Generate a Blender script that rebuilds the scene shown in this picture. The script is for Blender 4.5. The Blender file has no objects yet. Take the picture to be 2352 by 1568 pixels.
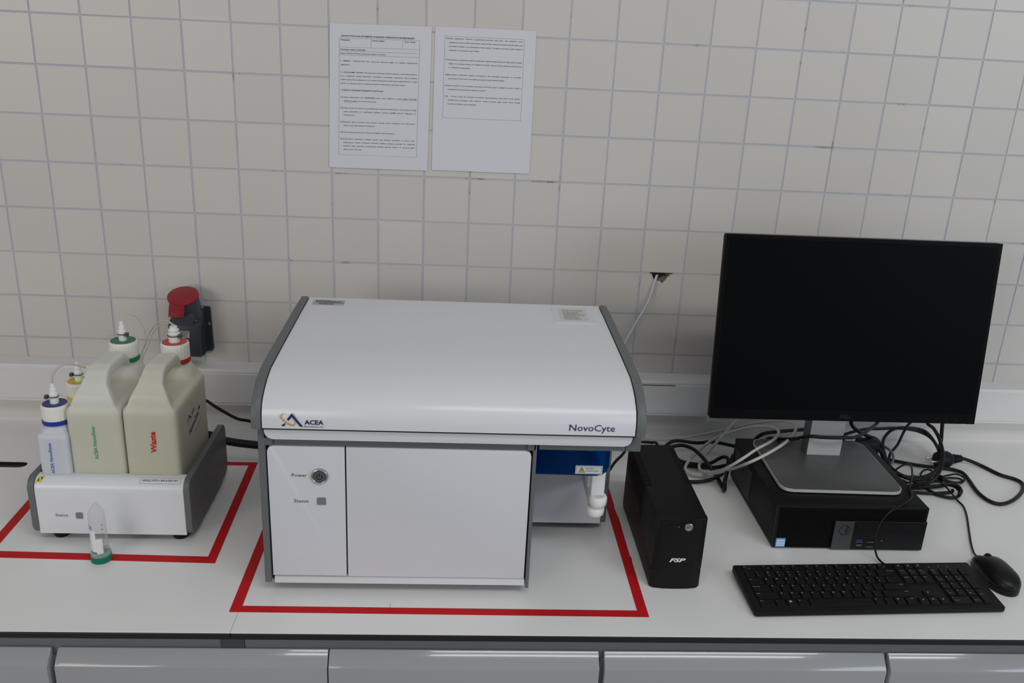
import bpy, bmesh, math, random
from mathutils import Matrix, Vector
random.seed(7)
S = bpy.context.scene
COL = S.collection
PI = math.pi

# ------------------------------------------------------------------ camera
cam = bpy.data.cameras.new('camera'); co = bpy.data.objects.new('camera', cam); COL.objects.link(co)
cam.sensor_width = 36; cam.lens = 2039.67 * 36 / 2352; cam.clip_start = 0.05
yaw, pitch, roll = -0.06586854, -0.3464674, -0.05108043
Rz = Matrix.Rotation(yaw, 3, 'Z'); Rx = Matrix.Rotation(pitch, 3, 'X'); Ry = Matrix.Rotation(roll, 3, 'Y')
B = Rz @ Rx @ Ry
fw = B @ Vector((0, 1, 0)); rt = B @ Vector((1, 0, 0)); up = B @ Vector((0, 0, 1))
M = Matrix((rt, up, -fw)).transposed().to_4x4(); M.translation = (0.8823267, -1.960862, 0.938476)
co.matrix_world = M
S.camera = co
# ------------------------------------------------------------------ light
w = bpy.data.worlds.new('world'); S.world = w; w.use_nodes = True
w.node_tree.nodes['Background'].inputs[0].default_value = (0.93, 0.96, 1.0, 1)
w.node_tree.nodes['Background'].inputs[1].default_value = 0.26
def area(name, loc, target, sx, sy, power, col):
    l = bpy.data.lights.new(name, 'AREA'); l.shape = 'RECTANGLE'; l.size = sx; l.size_y = sy; l.energy = power; l.color = col
    o = bpy.data.objects.new(name, l); COL.objects.link(o); o.location = loc
    o.rotation_euler = (Vector(target) - Vector(loc)).to_track_quat('-Z', 'Y').to_euler()
    return o
area('window_light', (-2.0, -4.4, 1.35), (0.6, 0, 0.1), 1.8, 1.6, 45, (1.0, 0.94, 0.87))
area('window_light', (4.9, -3.9, 1.45), (1.4, 0, -0.1), 2.2, 1.7, 50, (0.76, 0.89, 1.0))
for yy in (-2.05, -2.5): area('ceiling_light', (1.85, yy, 2.45), (1.8, -1.0, 0), 2.4, .14, 12.5, (1.0, 0.99, 0.96))
S.view_settings.view_transform = 'Standard'; S.view_settings.look = 'None'
S.view_settings.exposure = 0.0; S.view_settings.gamma = 1.0; S.view_settings.use_curve_mapping = False

# ------------------------------------------------------------------ materials
def mat(name, col, rough=0.5, metal=0.0, bump=0.0, bscale=400, var=0.0, vscale=8, spec=0.5, trans=0.0, sss=0.0, coat=0.0, objvar=0.0, ior=1.45, emit=None):
    m = bpy.data.materials.new(name); m.use_nodes = True
    nt = m.node_tree; b = nt.nodes['Principled BSDF']
    b.inputs['Base Color'].default_value = (*col, 1); b.inputs['Roughness'].default_value = rough
    b.inputs['Metallic'].default_value = metal; b.inputs['Specular IOR Level'].default_value = spec
    b.inputs['Transmission Weight'].default_value = trans; b.inputs['IOR'].default_value = ior
    b.inputs['Coat Weight'].default_value = coat
    if sss:
        b.inputs['Subsurface Weight'].default_value = sss; b.inputs['Subsurface Radius'].default_value = (1, .9, .7); b.inputs['Subsurface Scale'].default_value = 0.02
    if emit:
        b.inputs['Emission Color'].default_value = (*emit[0], 1); b.inputs['Emission Strength'].default_value = emit[1]
    tc = nt.nodes.new('ShaderNodeTexCoord')
    if bump:
        n = nt.nodes.new('ShaderNodeTexNoise'); n.inputs['Scale'].default_value = bscale; n.inputs['Detail'].default_value = 3
        bp = nt.nodes.new('ShaderNodeBump'); bp.inputs['Strength'].default_value = bump; bp.inputs['Distance'].default_value = 0.001
        nt.links.new(tc.outputs['Object'], n.inputs['Vector']); nt.links.new(n.outputs['Fac'], bp.inputs['Height']); nt.links.new(bp.outputs[0], b.inputs['Normal'])
    if var or objvar:
        mx = nt.nodes.new('ShaderNodeMix'); mx.data_type = 'RGBA'; mx.blend_type = 'MULTIPLY'; mx.inputs[0].default_value = 1
        mx.inputs[6].default_value = (*col, 1)
        cr = nt.nodes.new('ShaderNodeMapRange'); a = var or objvar
        cr.inputs['From Min'].default_value = 0.3 if var else 0; cr.inputs['From Max'].default_value = 0.7 if var else 1
        cr.inputs['To Min'].default_value = 1 - a; cr.inputs['To Max'].default_value = 1.0
        if var:
            n2 = nt.nodes.new('ShaderNodeTexNoise'); n2.inputs['Scale'].default_value = vscale; n2.inputs['Detail'].default_value = 4
            nt.links.new(tc.outputs['Object'], n2.inputs['Vector']); nt.links.new(n2.outputs['Fac'], cr.inputs['Value'])
        else:
            oi = nt.nodes.new('ShaderNodeObjectInfo'); nt.links.new(oi.outputs['Random'], cr.inputs['Value'])
        cb = nt.nodes.new('ShaderNodeCombineColor')
        for k in range(3): nt.links.new(cr.outputs[0], cb.inputs[k])
        nt.links.new(cb.outputs[0], mx.inputs[7]); nt.links.new(mx.outputs[2], b.inputs['Base Color'])
    return m
TILE = mat('tile_glaze', (.60, .572, .54), .36, bump=.03, bscale=60, objvar=.05)
WHITEWALL = mat('white_wall', (.70, .685, .66), .5, var=.05, vscale=3)
def grout_mat():
    m = mat('grout', (.50, .49, .54), .9)
    nt = m.node_tree; b = nt.nodes['Principled BSDF']; tc = nt.nodes.new('ShaderNodeTexCoord')
    n = nt.nodes.new('ShaderNodeTexNoise'); n.inputs['Scale'].default_value = 9; n.inputs['Detail'].default_value = 8; n.inputs['Roughness'].default_value = .65
    r = nt.nodes.new('ShaderNodeValToRGB'); e = r.color_ramp.elements
    e[0].position = .61; e[0].color = (.47, .465, .51, 1); e[1].position = .68; e[1].color = (.16, .15, .15, 1)
    nt.links.new(tc.outputs['Object'], n.inputs['Vector']); nt.links.new(n.outputs['Fac'], r.inputs[0]); nt.links.new(r.outputs[0], b.inputs['Base Color'])
    return m
GROUT = grout_mat()
PLASTER = mat('broken_plaster', (.33, .26, .19), .95, bump=.8, bscale=120, var=.6, vscale=60)
HOLE = mat('hole_dark', (.01, .01, .01), .9)
WORKTOP = mat('worktop_laminate', (.83, .825, .82), .35, bump=.02, bscale=700, var=.035, vscale=5)
BLACKCORE = mat('black_core', (.012, .012, .013), .45)
RAIL = mat('rail_grey', (.21, .22, .23), .4, metal=.3)
RAILD = mat('rail_connector', (.075, .08, .09), .45)
CAB = mat('cabinet_paint', (.33, .335, .35), .14, coat=.4)
CARC = mat('carcass', (.30, .32, .34), .5)
TRUNK = mat('trunking_pvc', (.70, .69, .69), .35)
RED = mat('red_tape', (.58, .012, .016), .5, var=.12, vscale=30, spec=.2)
PAPER = mat('paper', (.64, .64, .69), .6)
INK = mat('ink', (.05, .05, .06), .7)
INKL = mat('ink_line', (.25, .25, .27), .7)
MWHITE = mat('machine_white', (.70, .71, .74), .23, bump=.12, bscale=900)
MPANEL = mat('panel_white', (.66, .665, .71), .38, bump=.05, bscale=900)
MGREY = mat('machine_grey', (.125, .135, .135), .5, bump=.15, bscale=900)
SEAL = mat('black_seal', (.008, .008, .011), .55, spec=.2)
NAVY = mat('navy_print', (.02, .025, .13), .5)
ORANGE = mat('orange_print', (.65, .27, .03), .5)
DKTXT = mat('dark_print', (.05, .05, .06), .5)
STEEL = mat('brushed_steel', (.42, .42, .42), .3, metal=1)
BTN = mat('button_grey', (.14, .14, .145), .35, metal=.5)
LEDG = mat('status_window', (.17, .20, .235), .25)
BLUEIN = mat('cover_inside', (.35, .40, .45), .5)
DARKIN = mat('dark_inside', (.02, .02, .025), .5)
NYLON = mat('white_nylon', (.80, .80, .80), .35, sss=.3)
STICK = mat('sticker_white', (.72, .72, .74), .45)
SILV = mat('sticker_silver', (.40, .40, .42), .4)
TAPEC = mat('clear_tape', (.67, .68, .70), .15)
YEL = mat('hazard_yellow', (.65, .55, .02), .45)
HDPE = mat('hdpe_jug', (.53, .525, .425), .42, sss=.6, var=.06, vscale=6)
HDPE2 = mat('hdpe_jug_pale', (.55, .55, .465), .42, sss=.6, var=.06, vscale=6)
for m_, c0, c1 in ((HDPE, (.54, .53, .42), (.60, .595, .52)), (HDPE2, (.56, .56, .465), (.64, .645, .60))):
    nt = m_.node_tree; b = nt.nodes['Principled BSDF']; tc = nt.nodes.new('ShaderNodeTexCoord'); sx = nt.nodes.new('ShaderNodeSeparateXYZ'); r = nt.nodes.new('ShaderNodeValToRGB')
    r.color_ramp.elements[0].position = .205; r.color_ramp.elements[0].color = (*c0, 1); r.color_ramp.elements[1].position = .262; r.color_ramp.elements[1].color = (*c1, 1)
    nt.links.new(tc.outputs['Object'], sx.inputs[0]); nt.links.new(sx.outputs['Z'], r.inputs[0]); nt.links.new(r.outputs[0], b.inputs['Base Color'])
HDPEB = mat('hdpe_bottle', (.58, .60, .65), .42, sss=.5)
CAPW = mat('cap_white', (.80, .785, .72), .45, sss=.2)
FIT = mat('fitting_white', (.82, .82, .81), .4, sss=.2)
G_ = mat('green_plastic', (.02, .22, .09), .4); R_ = mat('red_plastic', (.50, .02, .02), .4)
B_ = mat('blue_plastic', (.012, .03, .30), .4); Y_ = mat('yellow_plastic', (.70, .52, .01), .4)
GD = mat('green_disc', (.03, .17, .08), .45); RD = mat('red_disc', (.50, .05, .05), .45); BD = mat('blue_disc', (.03, .04, .19), .45); YD = mat('yellow_disc', (.60, .48, .02), .45)
GTX = mat('green_print', (.02, .33, .10), .5); RTX = mat('red_print', (.60, .015, .015), .5); BTX = mat('blue_print', (.03, .13, .50), .5)
def thinclear(name, tint, base, spread, rough=.08, refl=(.9, .9, .9)):
    m = bpy.data.materials.new(name); m.use_nodes = True; nt = m.node_tree; nt.nodes.clear()
    o = nt.nodes.new('ShaderNodeOutputMaterial'); mx = nt.nodes.new('ShaderNodeMixShader'); tr = nt.nodes.new('ShaderNodeBsdfTransparent'); tr.inputs[0].default_value = (*tint, 1)
    pb = nt.nodes.new('ShaderNodeBsdfPrincipled'); pb.inputs['Base Color'].default_value = (*refl, 1); pb.inputs['Roughness'].default_value = rough
    lw = nt.nodes.new('ShaderNodeLayerWeight'); lw.inputs[0].default_value = .35
    mr = nt.nodes.new('ShaderNodeMapRange'); mr.inputs['To Min'].default_value = base; mr.inputs['To Max'].default_value = spread
    nt.links.new(lw.outputs['Facing'], mr.inputs['Value']); nt.links.new(mr.outputs[0], mx.inputs[0]); nt.links.new(tr.outputs[0], mx.inputs[1]); nt.links.new(pb.outputs[0], mx.inputs[2]); nt.links.new(mx.outputs[0], o.inputs[0])
    return m
TUBE = thinclear('clear_tubing', (.90, .90, .88), .18, .65, .2, (.82, .82, .79))
TUBEB = mat('beige_tubing', (.50, .49, .42), .3)
BLK = mat('black_plastic', (.0075, .0075, .008), .5, bump=.15, bscale=1500, spec=.2)
BLK2 = mat('black_satin', (.008, .008, .009), .36, spec=.28)
BLKR = mat('black_rubber', (.007, .007, .008), .5, spec=.25)
CABLE = mat('black_cable', (.008, .008, .009), .42, spec=.3)
WCAB = mat('white_cable', (.52, .51, .48), .45)
LBCAB = mat('pale_blue_cable', (.50, .57, .62), .5)
GCAB = mat('grey_clip', (.20, .21, .22), .45)
SCREEN = mat('screen', (.0035, .0038, .004), .4, spec=.04)
BEZ = mat('monitor_bezel', (.0045, .0045, .005), .4, spec=.07)
BEZTXT = mat('bezel_print', (.02, .02, .02), .4, spec=.2)
BASEG = mat('stand_grey', (.105, .105, .105), .42, metal=.35)
COLG = mat('column_silver', (.45, .46, .47), .42, metal=.1)
COLD = mat('column_dark', (.10, .10, .105), .45)
EDGE = mat('stand_edge', (.72, .72, .74), .3, metal=.4)
LEGEND = mat('key_print', (.42, .45, .47), .5)
LEGB = mat('key_print_blue', (.05, .17, .40), .5)
KEYM = mat('key_black', (.008, .008, .0085), .5, spec=.25)
WHITEP = mat('white_print', (.75, .76, .76), .4)
INTEL = mat('sticker_blue', (.05, .28, .62), .4)
LEDW = mat('led_white', (.6, .55, .8), .3, emit=((.8, .7, 1.0), 1.2))
LEDGR = mat('led_green', (.02, .2, .03), .3, emit=((.05, .5, .08), .06))
GSKIRT = thinclear('cap_skirt', (.80, .90, .86), .18, .7, .12, (.62, .70, .67))
BLUE = thinclear('blue_acrylic', (.03, .26, .60), .12, .55, .1, (.0, .10, .36))
GLASS = thinclear('clear_plastic', (.95, .95, .955), .05, .60, .06, (.75, .75, .77))
GCAP = mat('green_cap', (.02, .26, .17), .3, trans=.35, ior=1.2)
LABELW = mat('tube_label', (.74, .76, .78), .55)
PURP = mat('purple_print', (.36, .34, .46), .5)
SOCK = mat('socket_grey', (.035, .042, .05), .45, var=.2, vscale=40)
SOCKB = mat('socket_barrel', (.055, .068, .085), .4)
LID = mat('socket_lid', (.27, .014, .02), .38)
FLOORM = mat('floor', (.35, .35, .35), .5, var=.1)
METALPIN = mat('pin', (.6, .6, .58), .25, metal=1)
SMUDGE = mat('pencil_smudge', (.40, .40, .40), .6)

# ------------------------------------------------------------------ helpers
def link(name, me, m=None, parent=None):
    o = bpy.data.objects.new(name, me); COL.objects.link(o)
    if m is not None and me is not None and not me.materials: me.materials.append(m)
    if parent is not None: o.parent = parent
    return o
def wm(o):
    m = Matrix.Identity(4)
    while o is not None: m = o.matrix_basis @ m; o = o.parent
    return m
def obj(name, bm, m, parent=None, world=True, smooth=False):
    """bmesh in world coordinates (or in the parent's, world=False) -> one mesh object"""
    if parent is not None and world: bm.transform(wm(parent).inverted())
    bmesh.ops.recalc_face_normals(bm, faces=bm.faces)
    me = bpy.data.meshes.new(name); bm.to_mesh(me); bm.free()
    if smooth:
        me.polygons.foreach_set('use_smooth', [True] * len(me.polygons))
        if smooth != 'all': me.set_sharp_from_angle(angle=math.radians(35))
    return link(name, me, m, parent)
def tag(o, label=None, cat=None, group=None, kind=None):
    if label: o['label'] = label
    if cat: o['category'] = cat
    if group: o['group'] = group
    if kind: o['kind'] = kind
    return o
def thing(name, label, cat, loc, rz=0, group=None):
    o = bpy.data.objects.new(name, None); COL.objects.link(o); o.empty_display_size = .02
    o.location = loc; o.rotation_euler = (0, 0, rz); o.matrix_basis = Matrix.Translation(loc) @ Matrix.Rotation(rz, 4, 'Z')
    return tag(o, label, cat, group)
def merge(bm, b2):
    me = bpy.data.meshes.new('t'); b2.to_mesh(me); b2.free(); bm.from_mesh(me); bpy.data.meshes.remove(me)
def box(bm, x0, x1, y0, y1, z0, z1, r=0, seg=2, edges='all'):
    b = bmesh.new(); bmesh.ops.create_cube(b, size=1)
    for v in b.verts: v.co = Vector((x0 + (v.co.x + .5) * (x1 - x0), y0 + (v.co.y + .5) * (y1 - y0), z0 + (v.co.z + .5) * (z1 - z0)))
    if r:
        es = b.edges[:]
        if edges != 'all':
            k = 'xyz'.index(edges); es = [e for e in es if abs((e.verts[0].co - e.verts[1].co)[k]) > 1e-6]
        bmesh.ops.bevel(b, geom=es, offset=r, segments=seg, affect='EDGES', profile=.5, clamp_overlap=True)
    merge(bm, b); return bm
def bx(*a, **k): return box(bmesh.new(), *a, **k)
def prism(bm, pts, axis, a0, a1, bev=0):
    """closed polygon pts in the two other axes, extruded along axis"""
    b = bmesh.new()
    def P(p, a):
        return Vector((a, p[0], p[1])) if axis == 'x' else Vector((p[0], a, p[1])) if axis == 'y' else Vector((p[0], p[1], a))
    A = [b.verts.new(P(p, a0)) for p in pts]; Bv = [b.verts.new(P(p, a1)) for p in pts]
    f0 = b.faces.new(A); f1 = b.faces.new(Bv)
    n = len(pts)
    for i in range(n): b.faces.new((A[i], A[(i + 1) % n], Bv[(i + 1) % n], Bv[i]))
    if bev:
        es = list({e for f in (f0, f1) for e in f.edges})
        bmesh.ops.bevel(b, geom=es, offset=bev, segments=2, affect='EDGES', profile=.5)
    merge(bm, b); return bm
def px(*a, **k): return prism(bmesh.new(), *a, **k)
def rrect(x0, x1, y0, y1, r, n=5, corners=(1, 1, 1, 1)):
    """rounded rectangle polygon; corners: bl, br, tr, tl"""
    out = []
    for k, (cx, cy, a0) in enumerate(((x0 + r, y0 + r, PI), (x1 - r, y0 + r, 1.5 * PI), (x1 - r, y1 - r, 0), (x0 + r, y1 - r, .5 * PI))):
        if corners[k]:
            for i in range(n + 1): out.append((cx + r * math.cos(a0 + i * PI / 2 / n), cy + r * math.sin(a0 + i * PI / 2 / n)))
        else: out.append(((x0, y0), (x1, y0), (x1, y1), (x0, y1))[k])
    return out
def lathe(bm, prof, M4=None, n=32):
    """profile (r, z) revolved about z"""
    b = bmesh.new(); rings = []
    for r, z in prof:
        if r < 1e-6: rings.append([b.verts.new((0, 0, z))])
        else: rings.append([b.verts.new((r * math.cos(2 * PI * i / n), r * math.sin(2 * PI * i / n), z)) for i in range(n)])
    for A, Bv in zip(rings, rings[1:]):
        for i in range(n):
            j = (i + 1) % n
            if len(A) == 1 and len(Bv) == 1: continue
            if len(A) == 1: b.faces.new((A[0], Bv[i], Bv[j]))
            elif len(Bv) == 1: b.faces.new((A[i], A[j], Bv[0]))
            else: b.faces.new((A[i], A[j], Bv[j], Bv[i]))
    for R0 in (rings[0], rings[-1]):
        if len(R0) > 2: b.faces.new(R0)
    if M4 is not None: b.transform(M4)
    merge(bm, b); return bm
def lx(prof, M4=None, n=32): return lathe(bmesh.new(), prof, M4, n)
T = lambda x, y, z: Matrix.Translation((x, y, z))
def smoothpath(pts, sub=6):
    P = [Vector(p) for p in pts]; out = []
    for i in range(len(P) - 1):
        p0 = P[i - 1] if i else P[i] * 2 - P[i + 1]; p1, p2 = P[i], P[i + 1]; p3 = P[i + 2] if i + 2 < len(P) else P[i + 1] * 2 - P[i]
        for k in range(sub):
            t = k / sub
            out.append(.5 * ((2 * p1) + (p2 - p0) * t + (2 * p0 - 5 * p1 + 4 * p2 - p3) * t * t + (3 * p1 - p0 - 3 * p2 + p3) * t ** 3))
    out.append(P[-1]); return out
def tube(bm, pts, r, n=8, sub=6, zmin=None, rfun=None):
    P = smoothpath(pts, sub) if sub else [Vector(p) for p in pts]
    if zmin is not None:
        for p in P: p.z = max(p.z, zmin)
    rings = []; up_ = Vector((0.13, .2, 1))
    tan0 = (P[1] - P[0]).normalized(); nrm = tan0.cross(up_).normalized()
    for i, p in enumerate(P):
        t = (P[min(i + 1, len(P) - 1)] - P[max(i - 1, 0)]).normalized()
        nrm = (nrm - t * nrm.dot(t)).normalized(); bi = t.cross(nrm)
        rr = rfun(i / (len(P) - 1)) if rfun else r
        rings.append([bm.verts.new(p + (nrm * math.cos(2 * PI * k / n) + bi * math.sin(2 * PI * k / n)) * rr) for k in range(n)])
    for A, Bv in zip(rings, rings[1:]):
        for k in range(n): bm.faces.new((A[k], A[(k + 1) % n], Bv[(k + 1) % n], Bv[k]))
    bm.faces.new(rings[0][::-1]); bm.faces.new(rings[-1]); return bm
def cut(o, bm):
    """boolean difference of object o with cutter bmesh (o's local space)"""
    bmesh.ops.recalc_face_normals(bm, faces=bm.faces)
    me = bpy.data.meshes.new('cut'); bm.to_mesh(me); bm.free(); c = link('cut', me)
    c.matrix_world = wm(o); bpy.context.view_layer.update()
    md = o.modifiers.new('b', 'BOOLEAN'); md.operation = 'DIFFERENCE'; md.object = c; md.solver = 'EXACT'; md.use_self = True
    evalmesh(o); bpy.data.objects.remove(c)
def evalmesh(o):
    dg = bpy.context.evaluated_depsgraph_get()
    me = bpy.data.meshes.new_from_object(o.evaluated_get(dg)); o.modifiers.clear(); o.data = me
_gc = {}
def glyph(s, bold=0, shear=0):
    k = (s, bold, shear)
    if k not in _gc:
        c = bpy.data.curves.new('txt', 'FONT'); c.body = s; c.offset = bold; c.shear = shear; c.resolution_u = 2; c.fill_mode = 'FRONT'
        o = bpy.data.objects.new('txt', c); COL.objects.link(o)
        dg = bpy.context.evaluated_depsgraph_get(); me = bpy.data.meshes.new_from_object(o.evaluated_get(dg))
        bpy.data.objects.remove(o); bpy.data.curves.remove(c); _gc[k] = me
    return _gc[k]
def text(bm, s, cap, org, xd=(1, 0, 0), yd=(0, 0, 1), bold=0, shear=0, align='l', width=None):
    """letters of cap height `cap` metres starting at org, running along xd, standing along yd"""
    me = glyph(s, bold, shear)
    if not me.vertices: return bm
    b = bmesh.new(); b.from_mesh(me)
    xs = [v.co.x for v in b.verts]; x0, x1 = min(xs), max(xs); sc = cap / .7; sx = sc
    if width: sx = width / (x1 - x0)
    off = {'l': x0, 'c': (x0 + x1) / 2, 'r': x1}[align]
    X = Vector(xd).normalized(); Yv = Vector(yd).normalized(); O = Vector(org)
    for v in b.verts: v.co = O + X * ((v.co.x - off) * sx) + Yv * (v.co.y * sc)
    merge(bm, b); return bm
def flat(bm, pts):
    bm.faces.new([bm.verts.new(p) for p in pts]); return bm
def seg2(bm, a, b, wd, f):
    """flat line of width wd from a to b (2-D), f maps 2-D to 3-D"""
    d = (Vector(b) - Vector(a)).normalized(); n = Vector((-d.y, d.x)) * wd / 2; a, b = Vector(a), Vector(b)
    flat(bm, [f(*(a + n)), f(*(b + n)), f(*(b - n)), f(*(a - n))])

# ================================================================== SETTING
wall = link('wall_back', None); wall['kind'] = 'structure'
bm = bmesh.new()
hx0, hx1, hz0, hz1 = 1.322, 1.376, .377, .408
for a in ((-1.2, hx0, -.9, 1.9), (hx1, 3.4, -.9, 1.9), (hx0, hx1, -.9, hz0), (hx0, hx1, hz1, 1.9)): box(bm, a[0], a[1], .0008, .09, a[2], a[3])
obj('grout_bed', bm, GROUT, wall)
bm = bmesh.new(); b2 = bmesh.new()
for i in range(13):
    for j in range(7):
        x = hx0 + (hx1 - hx0) * i / 12; z = hz0 + (hz1 - hz0) * j / 6
        d = .006 + .010 * (j / 6) + random.uniform(0, .004) + (.012 if i > 9 else 0) * 0
        b2.verts.new((x, d, z))
b2.verts.ensure_lookup_table()
for i in range(12):
    for j in range(6): b2.faces.new([b2.verts[k] for k in (i * 7 + j, (i + 1) * 7 + j, (i + 1) * 7 + j + 1, i * 7 + j + 1)])
merge(bm, b2); obj('broken_plaster', bm, PLASTER, wall)
bm = bmesh.new()
prism(bm, [(1.327, .4075), (1.329, .400), (1.333, .3965), (1.338, .3995), (1.346, .3985), (1.352, .402), (1.354, .4075)], 'y', .003, .04)
obj('hole', bm, HOLE, wall)
def tile_mesh(name, poly):
    b = bmesh.new(); prism(b, poly, 'y', -.0 , .006)
    fr = [e for e in b.edges if all(abs(v.co.y) < 1e-6 for v in e.verts)]
    bmesh.ops.bevel(b, geom=fr, offset=.0009, segments=1, affect='EDGES')
    bmesh.ops.recalc_face_normals(b, faces=b.faces)
    me = bpy.data.meshes.new(name); b.to_mesh(me); b.free(); me.materials.append(TILE); return me
g = .0029
sq = tile_mesh('tile', [(-.05 + g, -.05 + g), (.05 - g, -.05 + g), (.05 - g, .05 - g), (-.05 + g, .05 - g)])
notch = [(x - 1.35, z - .357) for x, z in ((1.3029, .4041), (1.326, .4041), (1.3285, .397), (1.3300, .394), (1.334, .3885), (1.339, .389), (1.344, .3868), (1.3465, .3875), (1.348, .3862), (1.3505, .3835), (1.3515, .3820), (1.3535, .3822), (1.3565, .3850), (1.361, .3905), (1.3635, .396), (1.3665, .3995), (1.3715, .4022), (1.3725, .4036), (1.371, .4041))]
br = tile_mesh('chipped_tile', [(-.05 + g, -.05 + g), (.05 - g, -.05 + g), (.05 - g, .05 - g)] + notch[::-1][0:] + [(-.05 + g, .05 - g)])
rr = random.Random(3)
for j in range(-2, 9):
    for i in range(-2, 24):
        broken = (i == 13 and j == 5)
        o = link('chipped_tile' if broken else 'tile', br if broken else sq, None, wall)
        o.location = (i * .1 + .05, -.0, .907 - j * .1 - .05)
        if not broken:
            o.rotation_euler = (rr.uniform(-.004, .004), 0, rr.uniform(-.004, .004)); o.location.x += rr.uniform(-.0004, .0004); o.location.z += rr.uniform(-.0004, .0004)
bm = bmesh.new()
for j in range(-9, 9):
    for i in range(-11, 33):
        if -2 <= i < 24 and -2 <= j < 9: continue
        box(bm, i * .1 + g, i * .1 + .1 - g, 0, .006, .807 - j * .1 + g, .907 - j * .1 - g)
o = obj('outer_tiles', bm, TILE, wall); o['kind'] = 'stuff'
o = obj('floor', bx(-1.6, 3.8, -5, .09, -.92, -.9), FLOORM); o['kind'] = 'structure'
# upstand behind the worktop
bm = bmesh.new(); prism(bm, [(-.0002, .0), (-.012, .0), (-.009, .003), (-.008, .007), (-.008, .072), (-.0002, .072)], 'x', -1.2, 3.4)
o = obj('trim_1', bm, WHITEWALL); o['kind'] = 'structure'
# cable trunking
t = thing('cable_trunking', 'long white plastic cable trunking along the wall above the worktop', 'trunking', (1.1, -.0003, .063))
prof = [(-.0005, .066), (-.040, .066), (-.046, .069), (-.046, .152), (-.043, .157), (-.0005, .1595)]
obj('trunking_body', px(prof, 'x', -1.2, 3.4), TRUNK, t)
obj('cover_strip', px([(-.0458, .0755), (-.0485, .0765), (-.0485, .1465), (-.0458, .1475)], 'x', -1.2, 3.4), TRUNK, t)
obj('lid_gap_shade', bx(1.20, 1.40, -.0489, -.0470, .1466, .1476), SEAL, t)  # thin black strip laid on as the shade in the gap above the cover strip
obj('joint_clip', bx(1.485, 1.515, -.0505, -.045, .058, .072, r=.001), TRUNK, t)

# ================================================================== WORKTOP AND CABINETS
def worktop(x0, x1, label):
    t = thing('worktop', label, 'worktop', ((x0 + x1) / 2, -.39, -.013))
    s = obj('slab', bx(x0, x1, -.7680, -.0085, -.002, 0), WORKTOP, t)
    e = obj('black_edge', bx(x0, x1, -.7695, -.0085, -.0133, -.002, r=.0015), BLACKCORE, t)
    return t, s, e
wl, sl, el = worktop(-1.2, .5345, 'white laminate worktop with black core edge, left of the seam')
w2, sr, er = worktop(.5352, 3.4, 'long white laminate worktop with black core edge, right of the seam')
slot = rrect(-.40, -.024, -.238, -.2105, .0137)
for o_, zz in ((sl, (-.02, .02)), (el, (-.02, .02))):
    b = px(slot, 'z', *zz); b.transform(wm(o_).inverted()); cut(o_, b)
b = px(slot, 'z', -.012, -.0065); obj('cable_slot_liner', b, BLACKCORE, wl)
for a, b_, wd in (((.7815, -.689), (.784, -.703), .0008), ((.7835, -.70), (.7855, -.714), .0006), ((.402, -.345), (.404, -.37), .0006), ((.407, -.41), (.409, -.40), .0006)):
    bm = bmesh.new(); seg2(bm, a, b_, wd, lambda x, y: (x, y, .00025)); obj('pencil_mark', bm, SMUDGE, wl if a[0] < .5 else w2)
t = thing('support_rail', 'grey metal rail running under the worktop edge above the drawers', 'rail', (1.1, -.72, -.057))
obj('rail_bar', bx(.552, 3.4, -.752, -.69, -.058, -.0135, r=.001), RAIL, t)
obj('rail_bar', bx(-1.2, .514, -.752, -.69, -.058, -.0135, r=.001), RAIL, t)
obj('rail_connector', bx(.5145, .5515, -.7525, -.69, -.0575, -.0135), RAILD, t)
obj('seam_pin', bx(1.1405, 1.1415, -.7525, -.75, -.05, -.042), RAILD, t)
def cabinet(x0, x1, fronts, label):
    t = thing('base_cabinet', label, 'cabinet', ((x0 + x1) / 2, -.38, -.9))
    obj('carcass', bx(x0 + .001, x1 - .001, -.753, -.03, -.86, -.0585), CARC, t)
    obj('plinth', bx(x0 + .001, x1 - .001, -.70, -.05, -.9, -.861), CARC, t)
    for a, b_ in fronts:
        pr = [(-.7535, -.0415), (-.757, -.0405), (-.7595, -.0425), (-.7765, -.0585), (-.7785, -.0625), (-.7785, -.36), (-.7535, -.36)]
        obj('drawer', px(pr, 'x', a, b_, bev=.0012), CAB, t, smooth=True)
        obj('door', px([(y, z) for y, z in ((-.7535, -.364), (-.7785, -.364), (-.7785, -.85), (-.7535, -.85))], 'x', a, b_), CAB, t)
    return t
cabinet(-.62, .2515, [(-.62, -.186), (-.184, .2475)], 'glossy pale grey base cabinet at the left end, under the bottle tray')
cabinet(.2525, 1.1355, [(.2585, .6875), (.6895, 1.1325)], 'glossy pale grey double base cabinet in front of the white analyser')
cabinet(1.1365, 1.6235, [(1.1415, 1.6205)], 'glossy pale grey single base cabinet between the double cabinet and right end')
cabinet(1.6245, 2.5, [(1.628, 2.062), (2.064, 2.498)], 'glossy pale grey base cabinet at the right end, under the keyboard')

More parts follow.
